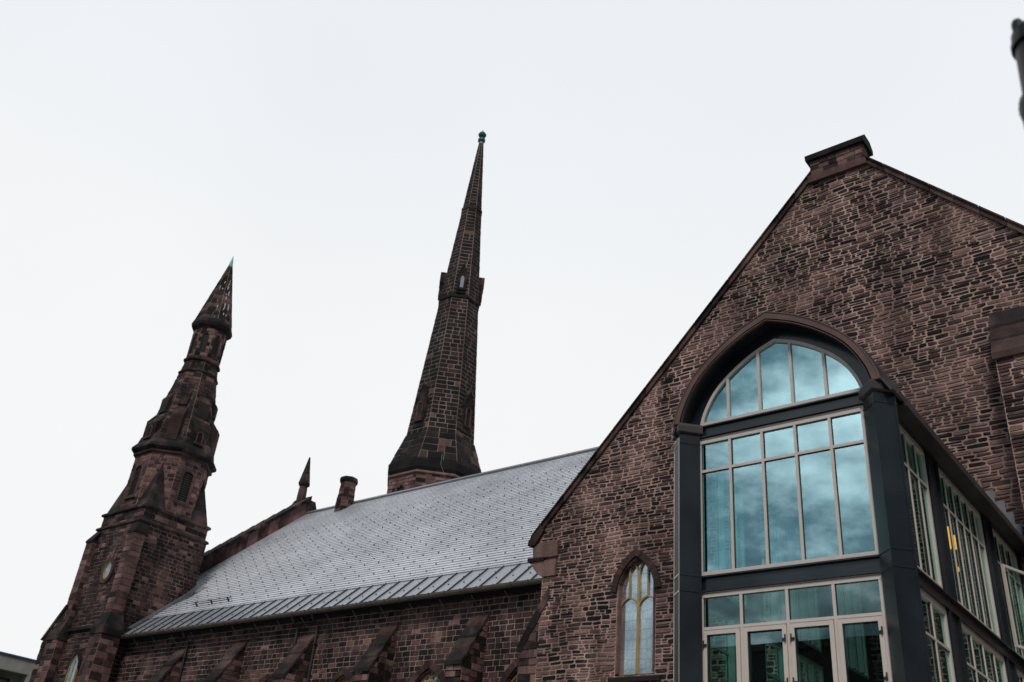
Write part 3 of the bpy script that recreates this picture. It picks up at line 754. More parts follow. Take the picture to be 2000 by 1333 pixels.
for sx, sy in ((1, -1), (-1, -1)):
    lp = MB()
    c = (NA[0]+sx*2.5, NA[1]+sy*2.55)
    square(lp, c, .62, 1.5, 12.8, 160+sx, ch=(.3, .42), ln=(.4, .8), gap=.03, relief=(.012, .03), bias=.1, spread=.13)
    lp.loft([octr(c, .6, 0, 45, 4), octr(c, .6, 12.8, 45, 4)], tone=.3); lp.build('lower_pier', M_tower, so_)
lp = MB()
# buttress reaching out to the left
PL = FR(NA[1]-2.9)
xo = NA[0]-2.5
def biv(v): return [(xo-1.75+max(0, v-13.1)*1.0, xo)]
stones(lp, PL, 1.5, 14.6, biv, ch=(.3, .4), ln=(.4, .8), gap=.03, rough=False, seed=170, bias=-.1)
lp.prism(PL, [(xo-1.75, 0), (xo, 0), (xo, 14.8), (xo-1.75, 13.1)], -1.2, -.003, tone=-1)
lp.build('stepped_buttress', M_tower, so_)
wb = MB(); wb.prism(PL, [(xo-1.95, 12.95), (xo-1.75, 12.95), (xo, 14.7), (xo, 15.0), (xo-.1, 15.0)], -1.3, .1, tone=.15); wb.build('buttress_weathering', M_dress, so_)
# string courses
def ring(mb, ax, a, z0, z1, rot, n, tone=.4, sl=.08):
    mb.loft([octr(ax, a-sl, z0-.05, rot, n), octr(ax, a, z0, rot, n), octr(ax, a, z0+(z1-z0)*.55, rot, n), octr(ax, a-sl*1.5, z1, rot, n)], tone=tone)
for a_r, z_0, z_1, t_ in ((2.62, 20.0, 20.22, .55), (2.56, 20.98, 21.2, .25), (2.72, 13.35, 13.6, .3)):
    sc = MB(); ring(sc, NA, a_r, z_0, z_1, 45, 4, t_); sc.build('string_course', M_dress, st)
# belfry octagon with broaches
a_ = 2.32
def lv_hole(): return [(0, arch_half(.38, .9, 2.85, .32))]
bf = MB(); hl = {k: lv_hole() for k in (0, 2, 4, 6)}
octstones(bf, NA, 21.15, a_, 25.3, a_-.02, VIS, 200, holes=hl, **{**TK, 'ch': (.22, .3), 'ln': (.3, .7)}, bias=.16)
bf.loft([octr(NA, a_-.06, 21.1), octr(NA, a_-.06, 25.4)], tone=.1)
bo_ = bf.build('belfry', M_tower, st)
for k in (1, 3, 5, 7):
    br = MB(); an = math.radians(45*k); D = Vector((math.cos(an), math.sin(an), 0)); O = Vector((*NA, 0))
    c = O+D*(2.38*math.sqrt(2)*.985); c.z = 21.12
    h = a_*T22; T = Vector((-D.y, D.x, 0)); l = O+D*a_-T*(h+.06); r_ = O+D*a_+T*(h+.06); l.z = r_.z = 21.12; ap = O+D*(a_-.03); ap.z = 24.5
    cx = Vector((NA[0]+math.copysign(2.38, D.x), NA[1]+math.copysign(2.38, D.y), 21.12))
    for p, q in ((l, cx), (cx, r_)):
        nsub = 7
        for i in range(nsub):
            t0, t1 = i/nsub, (i+1)/nsub
            br.face([p.lerp(ap, t0), q.lerp(ap, t0), q.lerp(ap, t1), p.lerp(ap, t1)], rnd.uniform(.1, .5))
    br.build('broach', M_dress, bo_)
def louvre(parent, P, uc, w_, zb, z0, rise, n=12, sur=.16, slat=M_louvre):
    f = arch_half(w_, zb, z0, rise); path = [(uc-w_, zb)]+arch(uc, w_, z0, rise)+[(uc+w_, zb)]
    s_ = MB(); s_.ribbon(P, path[::-1], 0.02, sur, -.1, .05, tone=.55); s_.box(P, uc-w_-.2, uc+w_+.2, zb-.14, zb, -.1, .12, tone=.5)
    o = s_.build('louvre_opening', M_red, parent)
    b = MB(); b.prism(P, path, -.26, -.22)
    for i in range(n):
        z = zb+(z0+rise-zb)*(i+.5)/n; ww = f(z)-.02
        if ww > .05: b.prism(Pl(P.p(0, 0, 0), P.N, P.V), [(-.2, z+.07), (-.2, z+.03), (-.03, z-.05), (-.03, z-.02)], (-(uc)-ww), (-(uc)+ww))
    b.build('louvre', slat, o)
for k in (0, 2, 4, 6):
    P, _ = facepl(NA, k, 21.15, a_, 25.3, a_-.02); louvre(bo_, P, 0, .38, .9, 2.85, .32, 14)
cn = MB()
ring(cn, NA, a_+.17, 25.15, 25.4, 22.5, 8, .6)
cn.loft([octr(NA, a_+.12, 25.35), octr(NA, a_+.38, 25.5), octr(NA, a_+.38, 25.68), octr(NA, a_+.12, 26.05), octr(NA, a_+.02, 26.5)], tone=.2)
cn.build('cornice', M_dress, st)
# stepped and gabled spire stage
sp = MB(); 
prof_ = [(26.3, 2.2), (28.3, 1.86), (29.2, 1.72), (30.9, 1.42), (32.1, 1.22), (33.1, 1.06)]
for (z0, a0), (z1, a1) in zip(prof_, prof_[1:]):
    octstones(sp, NA, z0, a0, z1, a1, VIS, int(z0*10), ch=(.26, .34), ln=(.35, .7), gap=.03, relief=(.02, .05), bias=.12, spread=.25)
    sp.loft([octr(NA, a0-.03, z0), octr(NA, a1-.03, z1)], tone=.2)
so2 = sp.build('spire_stage', M_spire, st)
gb_ = MB()
def gablet(mb, ax, k, z0, a0, out, w_, h1, h2, tone=.45, deep=.9, n=8):
    P, _ = facepl(ax, k, z0, a0, z0+1, a0, n); A = [(-w_, 0), (w_, 0), (w_, h1), (0, h2), (-w_, h1)]
    mb.prism(P, A, -deep, out, tone=tone)
    for s in (-1, 1):
        q = [(s*(w_+.07), h1-.1), (0, h2+.02), (0, h2+.2), (s*(w_+.07), h1+.1)]
        mb.prism(P, q if s > 0 else q[::-1], -deep, out+.07, tone=tone-.25)
    return P
def weath(mb, ax, k, z0, a0, out, w_, h1, h2, tone=.4):
    P, _ = facepl(ax, k, z0, a0, z0+1, a0)
    mb.prism(Pl(P.p(0, 0, 0), P.N, P.V), [(-.8, 0), (out, 0), (out, h1), (out-.1, h1+.1), (-.35, h2)], -w_, w_, tone=tone)
for k in range(8):
    gb_ = MB()
    if k % 2 == 0:
        weath(gb_, NA, k, 26.1, 2.0, .38, .60, 1.3, 2.3, .25); weath(gb_, NA, k, 28.4, 1.62, .34, .42, 1.1, 2.2, .5)
    else:
        weath(gb_, NA, k, 26.1, 2.0, .46, .40, 1.9, 2.9, .55); weath(gb_, NA, k, 29.0, 1.5, .40, .30, .9, 2.0, .2)
    gb_.build('stepped_buttress', M_dress, so2)
for k in (0, 2, 6): 
    P, _ = facepl(NA, k, 26.1, 2.0, 27.1, 2.0); louvre(so2, Pl(P.p(0, 0, .39), P.U, P.V), 0, .2, .25, .85, .2, 5, .08)
nk = MB(); hl2 = {k: [(0, arch_half(.17, .6, 2.0, .2))] for k in range(8)}
octstones(nk, NA, 33.0, 1.10, 35.8, 1.12, VIS, 300, holes=hl2, ch=(.26, .34), ln=(.3, .6), gap=.03, relief=(.02, .04), bias=.25)
nk.loft([octr(NA, 1.02, 32.9), octr(NA, 1.02, 35.9)], tone=.1)
no_ = nk.build('lantern', M_tower, st)
for k in range(8):
    P, _ = facepl(NA, k, 33.0, 1.10, 35.8, 1.12)
    q = MB(); q.prism(P, [(-.17, .6)]+arch(0, .17, 2.0, .2)+[(.17, .6)], -.06, -.02); q.ribbon(P, ([(-.17, .6)]+arch(0, .17, 2.0, .2)+[(.17, .6)])[::-1], 0, .07, -.05, .05, tone=.6)
    q.build('slit_opening', M_dark, no_)
rg = MB(); ring(rg, NA, 1.24, 33.0, 33.3, 22.5, 8, .3); rg.build('moulding', M_dress, st)
rg = MB(); ring(rg, NA, 1.34, 31.95, 32.2, 22.5, 8, .2); rg.build('moulding', M_dress, st)
rg = MB()
rg.loft([octr(NA, 1.12, 35.6), octr(NA, 1.36, 35.85), octr(NA, 1.42, 36.1), octr(NA, 1.34, 36.4)], tone=.15); rg.build('moulding', M_dress, st)
cn2 = MB()
octstones(cn2, NA, 36.3, 1.32, 41.95, .13, VIS, 320, ch=(.36, .44), ln=(.4, .8), gap=.035, relief=(.02, .035), bias=.12)
cn2.loft([octr(NA, 1.30, 36.3), octr(NA, .12, 41.9)], tone=.2)
con = cn2.build('spire_cone', M_spire, st)
tip = MB(); tip.loft([octr(NA, .20, 41.75), octr(NA, .15, 42.0), octr(NA, .02, 42.85)]); tip.build('copper_tip', M_mint, st)
lime = MB(); rl = random.Random(5)
P, lc = facepl(NA, 0, 36.3, 1.32, 41.95, .13)
for k in (0, 7):
    P, lc = facepl(NA, k, 36.3, 1.32, 41.95, .13)
    for i in range(14 if k == 0 else 5):
        v_ = rl.uniform(.6, 3.9); u_ = rl.uniform(-.28, .28)*(1-v_/6); h_ = rl.uniform(.12, .55); w2 = rl.uniform(.02, .06)
        lime.prism(P, [(u_-w2, v_+h_*.8), (u_-w2*.3, v_), (u_+w2*.4, v_+.05), (u_+w2, v_+h_), (u_, v_+h_*1.05)], .03, .045)
lime.build('lime_stain', basic('white_lime', (.55, .53, .53), .9, 0, .1, 5, 0), con)
# oculus and lancet on the left face
P, _ = facepl(NA, 3, 0, 2.55, 1, 2.55, 4); uo = .55
P = Pl((NA[0], NA[1]-2.56, 0), (1, 0, 0), (0, 0, 1))
circ = [(uo+.42*math.cos(math.radians(a)), 16.95+.55*math.sin(math.radians(a))) for a in range(0, 360, 20)]
oc = MB(); oc.ribbon(P, circ, .0, .26, -.06, .12, closed=True, tone=.5); ocu = oc.build('round_window', M_red, so_)
og = MB(); og.ribbon(P, circ, .07, .0, -.05, .09, closed=True); og.build('frame', M_gold, ocu)
og = MB(); og.prism(P, circ, -.03, .05); og.build('glass', M_lead_dark, ocu)
for dz in (.62, ): 
    q = MB(); q.box(P, uo-.11, uo+.11, 17.75, 18.4, 0, .06, tone=.7); q.box(P, uo-.5, uo-.3, 17.6, 18.0, 0, .06, tone=.75); q.box(P, uo+.3, uo+.5, 17.6, 18.0, 0, .06, tone=.7); q.build('keystone', M_red, ocu)
lw = MB(); pth = [(.05-.42, 7.5)]+arch(.05, .42, 11.2, .55)+[(.05+.42, 7.5)]
lw.ribbon(P, pth[::-1], 0, .06, 0, .10, tone=.5); lw.box(P, .03, .08, 7.5, 11.5, .05, .1); lwo = lw.build('lancet_window', M_gold, so_)
q = MB(); q.prism(P, pth, .0, .07); q.build('glass', M_lead_dark, lwo)
q = MB(); q.ribbon(P, arch(.05, .5, 11.1, .75)[::-1], 0, .22, 0, .13, tone=.25); q.build('hood_mould', M_dress, lwo)
fl = MB(); 
fl.prism(RT(NA[0]+2.57), [(30.9, 13.15), (34.9, 16.75), (34.9, 17.0), (30.9, 13.4)], 0, .05); fl.build('flashing', M_lead, so_)
q = MB(); q.face([(-55.1, 33.6, 15.6), (-54.4, 34.4, 16.28), (-55.1, 35.0, 17.3)]); q.face([(-55.1, 33.6, 15.6), (-55.1, 35.0, 17.3), (-54.4, 34.4, 16.28)]); q.face([(-56.5, 35.0, 16.8), (-54.4, 34.4, 16.28), (-54.6, 35.4, 17.2), (-56.5, 36, 17.72)]); q.build('cricket', M_lead, so_)

# ================================================================== TALL STEEPLE
BA = (-57.65, 57.9)
ts = thing('tall_steeple', (BA[0], BA[1], 0), 'tall slender blackened stone spire with green finial rising behind the slate roof ridge', 'steeple')
SK = dict(ch=(.40, .50), ln=(.5, 1.15), gap=.07, relief=(.01, .03), spread=.15)
low = MB(); square(low, BA, 4.0, 12, 24, 400, ch=(.5, .6), ln=(.6, 1.2), gap=.05); low.loft([octr(BA, 3.97, 0, 45, 4), octr(BA, 3.97, 24, 45, 4), octr(BA, 3.6, 26, 45, 4)], tone=.3)
low.build('shaft', M_tower, ts)
dh = {k: [(0, arch_half(.5, 5.0, 6.7, .5))] for k in range(8)}
dr = MB(); octstones(dr, BA, 24.5, 3.98, 33.0, 3.98, VIS, 420, holes=dh, ch=(.3, .4), ln=(.4, .9), gap=.05, relief=(.02, .05), bias=.22)
dr.loft([octr(BA, 3.9, 24.3), octr(BA, 3.9, 33.2)], tone=.1)
dro = dr.build('drum', M_red, ts)
for k in range(8):
    P, _ = facepl(BA, k, 24.5, 3.98, 33, 3.98); louvre(dro, P, 0, .5, 5.0, 6.7, .5, 8, .2)
skt = MB()
octstones(skt, BA, 33.9, 4.15, 37.0, 3.12, VIS, 440, ch=(.75, .9), ln=(.6, 1.5), gap=.05, relief=(.02, .06), bias=-.2)
skt.loft([octr(BA, 4.02, 32.7), octr(BA, 4.22, 33.1), octr(BA, 4.26, 33.8), octr(BA, 4.12, 33.95), octr(BA, 3.08, 37.1)], tone=.15)
skt.build('skirt', M_spire, ts)
q = MB(); ring(q, BA, 4.14, 32.6, 32.85, 22.5, 8, .8); q.build('string_course', M_red, ts)
ssp = MB(); Zb, Ab, Zt, At = 37.0, 3.1, 74.0, .26
def sa(z): return Ab+(At-Ab)*(z-Zb)/(Zt-Zb)
octstones(ssp, BA, Zb, Ab, Zt, At, VIS, 460, **SK, bias=-.1)
ssp.loft([octr(BA, Ab-.03, Zb), octr(BA, At-.03, Zt)], tone=.1)
sso = ssp.build('spire', M_spire, ts)
q = MB(); ring(q, BA, sa(64.3)+.1, 64.1, 64.5, 22.5, 8, .15); q.build('moulding', M_dress, sso)
q = MB(); ring(q, BA, sa(52.3)+.12, 52.2, 52.6, 22.5, 8, .15); q.build('moulding', M_dress, sso)
for k in (0, 2, 4, 6):                          # lower gabled dormers
    d = MB(); P = gablet(d, BA, k, 37.6, sa(38.0), .12, .62, 2.6, 4.3, .45, 1.4)
    dm = d.build('dormer', M_dress, sso); dm['label'] = 'lower gabled louvred dormer on the spire'
    louvre(dm, Pl(P.p(0, 0, .15), P.U, P.V), 0, .27, .7, 2.25, .3, 10, .1)
for k in (1, 3, 5, 7):                          # upper lucarnes
    a = sa(54.2)
    d = MB(); P = gablet(d, BA, k, 53.0, a, .42, .42, 1.6, 3.0, .3, 1.0); d.box(P, -.45, .45, -.3, 0, -.6, .3, tone=.2)
    dm = d.build('lucarne', M_dress, sso); dm['label'] = 'small gabled opening high on the spire'
    q = MB(); q.prism(P, [(-.17, .25)]+arch(0, .17, 1.35, .3)+[(.17, .25)], .40, .44); q.build('opening', basic('pale_sky_gap', (.25, .28, .36), .3, 0, .1, 3, 0), dm)
fn = MB(); 
def rv(ax, pr, n=12): return [[Vector((ax[0]+r*math.cos(2*math.pi*j/n), ax[1]+r*math.sin(2*math.pi*j/n), z)) for j in range(n)] for r, z in pr]
fn.loft(rv(BA, [(.25, 73.9), (.22, 74.3)])); f1 = fn.build('finial', M_mint, ts)
fn = MB(); fn.loft(rv(BA, [(.24, 74.25), (.42, 74.4), (.42, 74.65), (.2, 74.8), (.18, 75.0), (.4, 75.15), (.47, 75.35), (.34, 75.6), (.1, 75.75), (.02, 76.1)])); fn.build('finial_bulb', M_verd, f1)
q = MB(); q.tube([(-53.6, 54.3, 33.9), (-53.6, 54.3, 33.0), (-52.9, 55.6, 30.0)], .02, 5); q.build('cable', M_lead, ts)

# ================================================================== GLASS PAVILION
CX = -7.655; YF = 17.93; XR, XL = -5.44, -9.87
pv = thing('glass_pavilion', (CX, 23, 0), 'glazed entrance pavilion with dark steel corner columns and arched copper roof against the gable', 'glass pavilion')
def diamond(c, r, z): return [Vector((c[0], c[1]-r, z)), Vector((c[0]+r, c[1], z)), Vector((c[0], c[1]+r, z)), Vector((c[0]-r, c[1], z))]
for cx in (XL, XR):
    c = (cx, YF); m = MB(); m.loft([diamond(c, .33, 0), diamond(c, .33, 11.1)])
    for z in (7.46, 7.8, 10.86): m.loft([diamond(c, .335, z), diamond(c, .35, z+.008), diamond(c, .35, z+.035), diamond(c, .335, z+.043)], cap0=False, cap1=False)
    # narrow raised edge strips
    for a in range(4):
        d0_, d1_ = diamond(c, .33, 0)[a], diamond(c, .33, 0)[(a+1) % 4]; t = (d1_-d0_).normalized(); n = Vector((t.y, -t.x, 0))
        P = Pl(d0_, t, (0, 0, 1)); ln_ = (d1_-d0_).length
        m.box(P, ln_-.05, ln_-.002, .1, 11.09, 0.0, .012)
    o = m.build('corner_column', M_steel, pv)
    q = MB(); q.loft([diamond(c, .335, 11.12), diamond(c, .41, 11.15), diamond(c, .41, 11.3), diamond(c, .39, 11.36), diamond(c, .3, 11.38)]); q.build('column_cap', M_seamroof, o)
# the outer flank of the left column has its recess shade painted as a black panel, with bright edge beads
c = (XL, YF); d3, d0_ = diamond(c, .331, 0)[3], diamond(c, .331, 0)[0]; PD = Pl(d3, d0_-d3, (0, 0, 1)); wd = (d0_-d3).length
q = MB(); q.box(PD, .04, wd-.045, .3, 11.0, 0, .006); q.build('recess_shade_panel', M_gasket, pv)
for u0, u1, z0, z1 in ((.02, .04, .3, 11.0), (wd-.045, wd-.025, .3, 11.0), (.04, wd-.045, 7.46, 7.49), (.04, wd-.045, 7.82, 7.85)):
    q = MB(); q.box(PD, u0, u1, z0, z1, 0, .016); q.build('edge_bead', M_frame, pv)
# beams
PF = FR(18.0)
for z0, z1 in ((7.5, 7.84), (11.07, 11.36), (3.95, 4.35), (0, .25)):
    fb = MB(); fb.box(PF, XL+.2, XR-.2, z0, z1, -.12, -.02); fb.box(PF, XL+.2, XR-.2, z1-.03, z1, -.02, .05); fb.box(PF, XL+.2, XR-.2, z0, z0+.03, -.02, .05); fb.build('front_beam', M_steel, pv)
def unit(name, P, u0, u1, v0, v1, muls, trans, glass, fw=.075, mw=.06, label=None, parent=pv, n=0., gname='glass_pane', dbl=True, dp=.095):
    m = MB(); f = [(u0+fw/2, v0+fw/2), (u1-fw/2, v0+fw/2), (u1-fw/2, v1-fw/2), (u0+fw/2, v1-fw/2)]
    m.ribbon(P, f, fw/2, fw/2, n-.1, n, closed=True)
    if dbl: m.box(P, u0-.0, u1+.0, v1+.012, v1+.06, n-.1, n-.01)
    for u in muls: m.box(P, u-mw/2, u+mw/2, v0+fw, v1-fw, n-dp, n-.004)
    us = [u0+fw/2]+list(muls)+[u1-fw/2]
    for z in trans:
        for a, b in zip(us, us[1:]): m.box(P, a+mw/2, b-mw/2, z-mw/2, z+mw/2, n-.09, n-.008)
    o = m.build(name, M_frame, parent)
    if label: o['label'] = label
    vs = [v0+fw/2]+list(trans)+[v1-fw/2]; g = MB()
    for a, b in zip(us, us[1:]):
        for c, d in zip(vs, vs[1:]):
            g_ = MB(); g_.box(P, a+.02, b-.02, c+.02, d-.02, n-.07, n-.055); g_.build(gname, glass, o)
            e_ = MB() 
            q = [(a+mw/2+.008, c+mw/2+.008), (b-mw/2-.008, c+mw/2+.008), (b-mw/2-.008, d-mw/2-.008), (a+mw/2+.008, d-mw/2-.008)]
            g.ribbon(P, q, .0, .02, n-.056, n-.03, closed=True)
    g.build('gasket', M_gasket, o)
    return o
unit('window_frame', PF, -9.62, -5.79, 7.86, 11.0, [-8.84, -8.07, -7.31, -6.54], [10.25], M_glass, label='tall ten-pane glazing above the doors')
dl = unit('door_glazing', PF, -9.62, -5.79, 4.36, 7.46, [-8.69, -7.70, -6.75], [6.74], M_glassd, label='door row with four transom lights')
for o in list(dl.children):
    pass
unit('lower_glazing', PF, -9.62, -5.79, .27, 3.93, [-8.69, -7.70, -6.75], [2.6], M_glassd)
# doors: leaf frames + hinges
for i, (a, b) in enumerate(((-9.55, -8.73), (-8.65, -7.74), (-7.66, -6.79), (-6.71, -5.86))):
    d = MB(); fw = .085
    f = [(a+fw/2, 4.4+fw/2), (b-fw/2, 4.4+fw/2), (b-fw/2, 6.69-fw/2), (a+fw/2, 6.69-fw/2)]
    d.ribbon(PF, f, fw/2, fw/2, -.06, .022, closed=True)
    do = d.build('door', M_frame, pv); do['label'] = ['first', 'second', 'third', 'fourth'][i]+' glazed door leaf from the left'
    g = MB(); q = [(a+fw+.008, 4.4+fw), (b-fw-.008, 4.4+fw), (b-fw-.008, 6.69-fw-.008), (a+fw+.008, 6.69-fw-.008)]; g.ribbon(PF, q, 0, .02, -.04, .0, closed=True); g.build('gasket', M_gasket, do)
    hx = a+.02 if i in (0, 2) else b-.02
    for z in (6.42, 5.6, 4.8):
        h = MB(); h.tube([(hx, 17.955, z-.07), (hx, 17.955, z+.07)], .016, 8); h.box(PF, hx-.03+(.035 if i in (0, 2) else -.035), hx+.03+(.035 if i in (0, 2) else -.035), z-.05, z+.0, .02, .045); h.build('hinge', M_gasket, do)
# arched window
m = MB(); wa, z0a, ra = 1.915, 11.40, 1.80
path = arch(CX, wa, z0a, ra)
m.ribbon(PF, path[::-1], 0, -.07, -.1, 0); 
m2_ = MB()
m.v = []; m.f = []; m.t = []
m.ribbon(PF, path, 0.0, .075, -.1, 0)
m.box(PF, CX-wa+.07, CX+wa-.07, z0a-.015, z0a+.06, -.1, -.002)
fa_ = arch_half(wa-.06, 0, z0a, ra-.06)
inv = lambda u: next((z0a+ra*(y0+(y1-y0)*((x0-abs(u-CX)/wa)/(x0-x1)))) for (x0, y0), (x1, y1) in zip(AR, AR[1:]) if x1 <= abs(u-CX)/wa <= x0)
mu = [-8.85, -8.075, -7.31, -6.55]
for u in mu: m.box(PF, u-.03, u+.03, z0a+.06, inv(u)-.05, -.095, -.004)
ao = m.build('arch_window', M_frame, pv); ao['label'] = 'arched five-pane glazing under the copper arch'
edges = [CX-wa+.04]+mu+[CX+wa-.04]
for a, b in zip(edges, edges[1:]):
    pts = [(a+.02, z0a+.03), (b-.02, z0a+.03)]
    us = [b-.02+(a-b+.04)*k/8 for k in range(9)]
    if a < CX < b: us = sorted(us+[CX], reverse=True)
    pts += [(u, max(z0a+.031, inv(u)-.04)) for u in us]
    g = MB(); g.prism(PF, pts, -.07, -.055); g.build('glass_pane', M_glass, ao)
# recessed dark arch panel and copper arch band
m = MB(); W0, R0 = 2.36, 2.33
rec = MB()
def band(mb, Pn, wo, ro, wi, ri, z0, n0, n1, tone=.5):
    A = arch(CX, wo, z0, ro); B = arch(CX, wi, z0, ri)
    for i in range(len(A)-1):
        q = [A[i], A[i+1], B[i+1], B[i]]
        mb.prism(Pn, q[::-1], n0, n1, tone)
band(rec, PF, 2.2, 2.14, wa+.004, ra+.004, 11.37, -.1, -.03)
rec.build('arch_panel', M_steel, pv)
sof = MB(); A = arch(CX, 2.19, 11.37, 2.12)
sof.ribbon(FR(17.6), A, .03, 0, -.42, .02); sof.build('arch_soffit', M_steel, pv)
cpb = MB(); band(cpb, FR(17.6), W0, R0, 2.19, 2.12, 11.35, -.06, .02); band(cpb, FR(17.6), W0+.025, R0+.025, W0+.001, R0+.001, 11.35, -.1, .035)
cpb.build('copper_arch_band', M_copper, pv)
# copper roof extruded back to the gable
ro_ = MB(); A = arch(CX, W0, 11.35, R0); A = [(CX-2.44, 11.12)]+A[1:-1]+[(CX+2.44, 11.36), (CX+2.60, 11.08)]
ro_.ribbon(FR(17.62), A, .0, .05, -(G-17.62), 0); rfo = ro_.build('copper_roof', M_seamroof, pv)
y = 17.9
while y < G:
    se = MB(); se.ribbon(FR(y), A, .065, 0, -.03, 0); se.build('roof_seam', M_seamroof, rfo); y += .42
# stepped lead flashing on the gable
for s in (-1, 1):
    lf = MB()
    for i, (dx, z) in enumerate(((1.2, 13.35), (1.5, 13.1), (1.78, 12.78), (2.02, 12.42), (2.2, 12.05), (2.34, 11.68), (2.42, 11.3))):
        lf.box(PG, CX+s*dx-.12, CX+s*dx+.14, z-.25, z+.2, .08, .10+.004*i)
    lf.build('lead_flashing', M_lead, pv)
for x0, x1 in ((CX+2.20, CX+2.63), (CX-2.47, CX-2.2)):
    q = MB(); q.box(FR(18.3), x0, x1, 11.02, 11.08, -(G-18.32), 0); e0, e1 = (x1-.03, x1+.01) if x0 > CX else (x0-.01, x0+.03); q.box(FR(18.3), e0, e1, 10.99, 11.14, -(G-18.32), .02); q.build('eave_trim', M_seamroof, pv)
# interior lining of the vault, sides
il = MB(); il.ribbon(FR(18.2), arch(CX, 2.2, 11.3, 2.1), .0, .04, -(G-18.3), 0); il.build('ceiling_lining', M_plaster, pv)
fl_ = MB(); fl_.box(FR(18.2), XL+.1, XR-.1, 4.1, 4.3, -(G-18.25), 0); fl_.build('inner_floor', M_plaster, pv)
bays = ((18.72, 20.62, 3, 2), (21.45, 24.95, 6, 4), (25.8, 28.35, 4, 3))
for side, P, sg_ in ((0, RT(-5.42), 1), (1, LF(-9.89), -1)):
    uu = lambda a, b: (a, b) if sg_ > 0 else (-b, -a)
    for z0, z1 in ((11.0, 11.38), (7.47, 7.8), (3.95, 4.35), (0, .25)):
        bm_ = MB(); a, b = uu(18.2, G-.02); bm_.box(P, a, b, z0, z1, -.14, -.02); bm_.box(P, a, b, z1-.03, z1, -.02, .06); bm_.box(P, a, b, z0, z0+.03, -.02, .06); bm_.build('side_beam', M_steel, pv)
    for y0, y1 in ((18.26, 18.66), (20.68, 21.39), (25.01, 25.74), (28.4, 28.58)):
        c = MB(); a, b = uu(y0, y1)
        for z0, z1 in ((.25, 3.95), (4.35, 7.47), (7.8, 11.0)):
            c.box(P, a, b, z0, z1, -.14, -.01); c.box(P, a, a+.04, z0, z1, -.01, .06); c.box(P, b-.04, b, z0, z1, -.01, .06)
        c.build('side_column', M_steel, pv)
    for y0, y1, nu, nl in bays:
        a, b = uu(y0, y1)
        mm_ = [a+(b-a)*k/nu for k in range(1, nu)]; ml = [a+(b-a)*k/nl for k in range(1, nl)]
        unit('side_window', P, a, b, 7.83, 10.94, mm_, [10.1], M_glasss, mw=.05, dp=.22 if side else .05)
        unit('side_window', P, a, b, 4.38, 7.42, ml, [6.62], M_glasss, mw=.05, dp=.22 if side else .05)
        unit('side_window', P, a, b, .28, 3.9, ml, [2.6], M_glasss, mw=.055)
# open sash swung out from the last bay
cas = MB(); PO = Pl((-5.33, 25.95, 0), (.34, .94, 0), (0, 0, 1))
f = [(.03, 7.95), (1.1, 7.95), (1.1, 9.95), (.03, 9.95)]; cas.ribbon(PO, f, .035, .035, -.03, .03, closed=True)
cs = cas.build('open_sash', M_frame, pv); cs['label'] = 'sash swung open on the pavilion side'
g = MB(); g.box(PO, .05, 1.08, 7.97, 9.93, -.01, .004); g.build('glass', M_glasss, cs)
# pendants seen glowing through the side glass
def pendant(x, y, z, h, label):
    o = thing('pendant_lamp', (x, y, z), label, 'lamp', 'warm pendant lamps inside the pavilion')
    q = MB(); q.loft(rv((x, y), [(.03, z-h/2), (.045, z-h/2+.02), (.045, z+h/2-.02), (.03, z+h/2)])); q.build('shade', M_lampglow, o)
    q = MB(); q.tube([(x, y, z+h/2), (x, y, 11.6)], .008, 6); q.loft(rv((x, y), [(.075, z+h/2-.01), (.04, z+h/2+.06)])); q.build('cord', M_gasket, o)
pendant(-6.6, 26.4, 11.0, .62, 'tall amber cylinder lamp nearest the pavilion column')
pendant(-6.9, 28.1, 11.45, .42, 'shorter amber cylinder lamp deeper in the pavilion')
pendant(-6.8, 27.6, 10.5, .14, 'small bright round lamp below the two amber cylinders')

# ================================================================== far-left office block
ob = thing('office_building', (-95, 60, 0), 'grey concrete office block with blue roof edge beyond the steeple at lower left', 'building')
P = RT(-90)
m = MB(); m.box(P, 20, 100, 14.95, 16.2, -20, 0); m.box(P, 20, 100, 0, 12.4, -20, 0); m.box(P, 20, 100, 12.4, 14.95, -20, -1.2)
for y in (42.6, 52.6, 62.6, 32.6, 22.6, 72.6, 82.6, 92.6): m.box(P, y, y+1.6, 12.4, 14.95, -1.2, -.01)
m.build('wall', M_conc, ob)
q = MB(); q.box(P, 19.9, 100, 16.2, 16.3, -20.1, .12); q.build('roof_edge', M_blue, ob)
for y in (23, 33.2, 44.2, 54.2, 64.2, 74.2, 84.2):
    w_ = unit('window', Pl((-90, y, 0), (0, 1, 0), (0, 0, 1)), .1, 8.3, 12.5, 14.4, [1.4, 2.3, 3.6, 4.6, 5.8, 6.8], [], M_lead_dark, fw=.15, mw=.3, parent=ob, n=-.7, gname='pane', dbl=False)
    w_.data.materials[0] = M_dark

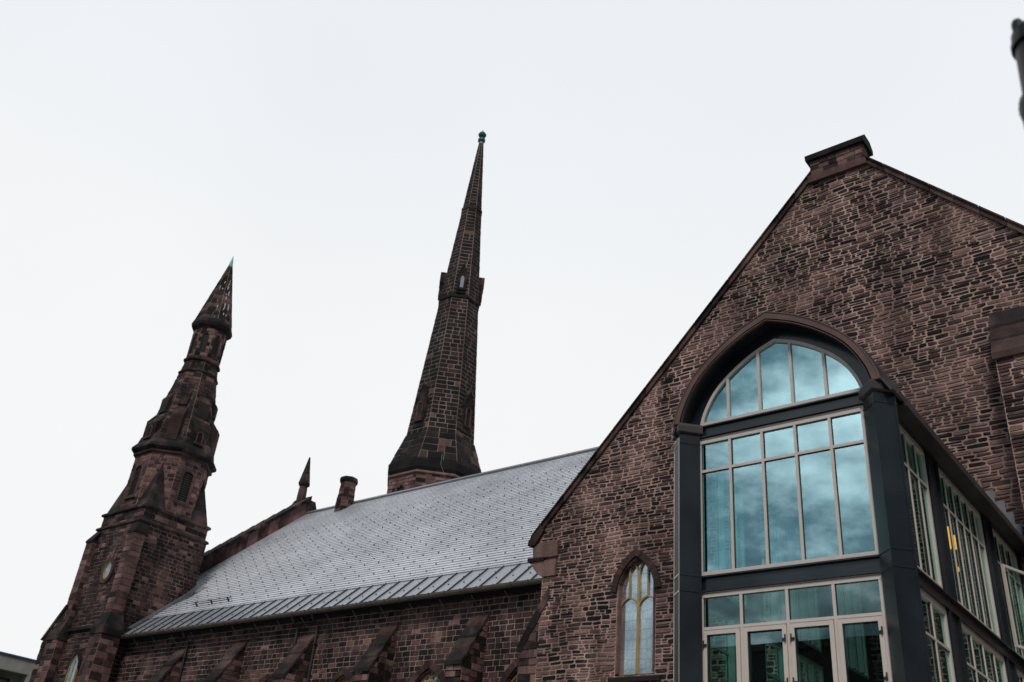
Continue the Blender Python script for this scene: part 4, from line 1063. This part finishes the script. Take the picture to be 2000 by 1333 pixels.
# ================================================================== lamp post, upper right
LX = (-.255, 3.99)
lpst = thing('lamp_post', (LX[0], LX[1], 0), 'black round-capped lamp post close to the camera at upper right edge', 'lamp post')
def rings(pr): return rv(LX, pr, 24)
q = MB(); q.loft(rings([(.19, 0), (.19, .3), (.145, .45), (.128, 5.0)]))
for k in range(12):
    a = math.radians(30*k); q.tube([(LX[0]+.14*math.cos(a), LX[1]+.14*math.sin(a), .5), (LX[0]+.125*math.cos(a), LX[1]+.125*math.sin(a), 4.99)], .014, 6)
q.build('fluted_shaft', M_black, lpst, smooth=True)
q = MB(); q.loft(rings([(.13, 4.96), (.14, 5.0), (.145, 5.04), (.138, 5.08), (.118, 5.11)])); q.build('collar', M_black, lpst, smooth=True)
q = MB(); q.loft(rings([(.117, 5.09), (.101, 5.43)])); q.build('upper_shaft', M_black, lpst, smooth=True)
q = MB(); q.loft(rings([(.108, 5.415), (.116, 5.42), (.116, 5.45), (.107, 5.46), (.105, 5.51), (.09, 5.535), (.05, 5.55), (.01, 5.552)])); c = q.build('cap', M_black, lpst, smooth=True)
q = MB(); q.loft(rv((-.312, 3.942), [(.028, 5.50), (.028, 5.565), (.022, 5.585), (.004, 5.592)], 14)); q.build('cap_knob', M_black, c, smooth=True)

# ================================================================== block across the street mirrored in the glass, plus one added to darken the pavilion side
M_brick = stone_mat('dark_brick', DRK, (.10, .08, .07), wash_amt=.1)
def block(x0, x1, y0, y1, h, label, faces):
    o = thing('brick_building', ((x0+x1)/2, (y0+y1)/2, 0), label, 'building')
    q = MB(); q.box(FR(y0), x0, x1, 0, h, -(y1-y0), 0, tone=.35); q.build('wall', M_brick, o)
    q = MB(); q.box(FR(y0-.3), x0-.3, x1+.3, h+.003, h+.5, -(y1-y0)-.6, 0, tone=.2); q.build('cornice', M_dress, o)
    for P, w_ in faces:
        n = int(w_/3.2)
        for i in range(n):
            for z in range(1, int(h/3.6)):
                u = (i+.5)*w_/n
                q = MB(); q.box(P, u-.65, u+.65, z*3.6, z*3.6+2., -.02, .05); f = q.build('window', M_frame, o)
                q = MB(); q.box(P, u-.55, u+.55, z*3.6+.1, z*3.6+1.9, .052, .06); q.build('pane', M_dark, f)
block(-62, 4, -46, -32, 19, 'long dark brick block across the street, mirrored in the door glass', [(BK(-32, 4), 66)])
block(20, 34, 4, 52, 17, 'dark brick block added out of view at far right to darken the pavilion side', [(LF(20, 52), 48)])  # unseen block, added to keep light off the pavilion side
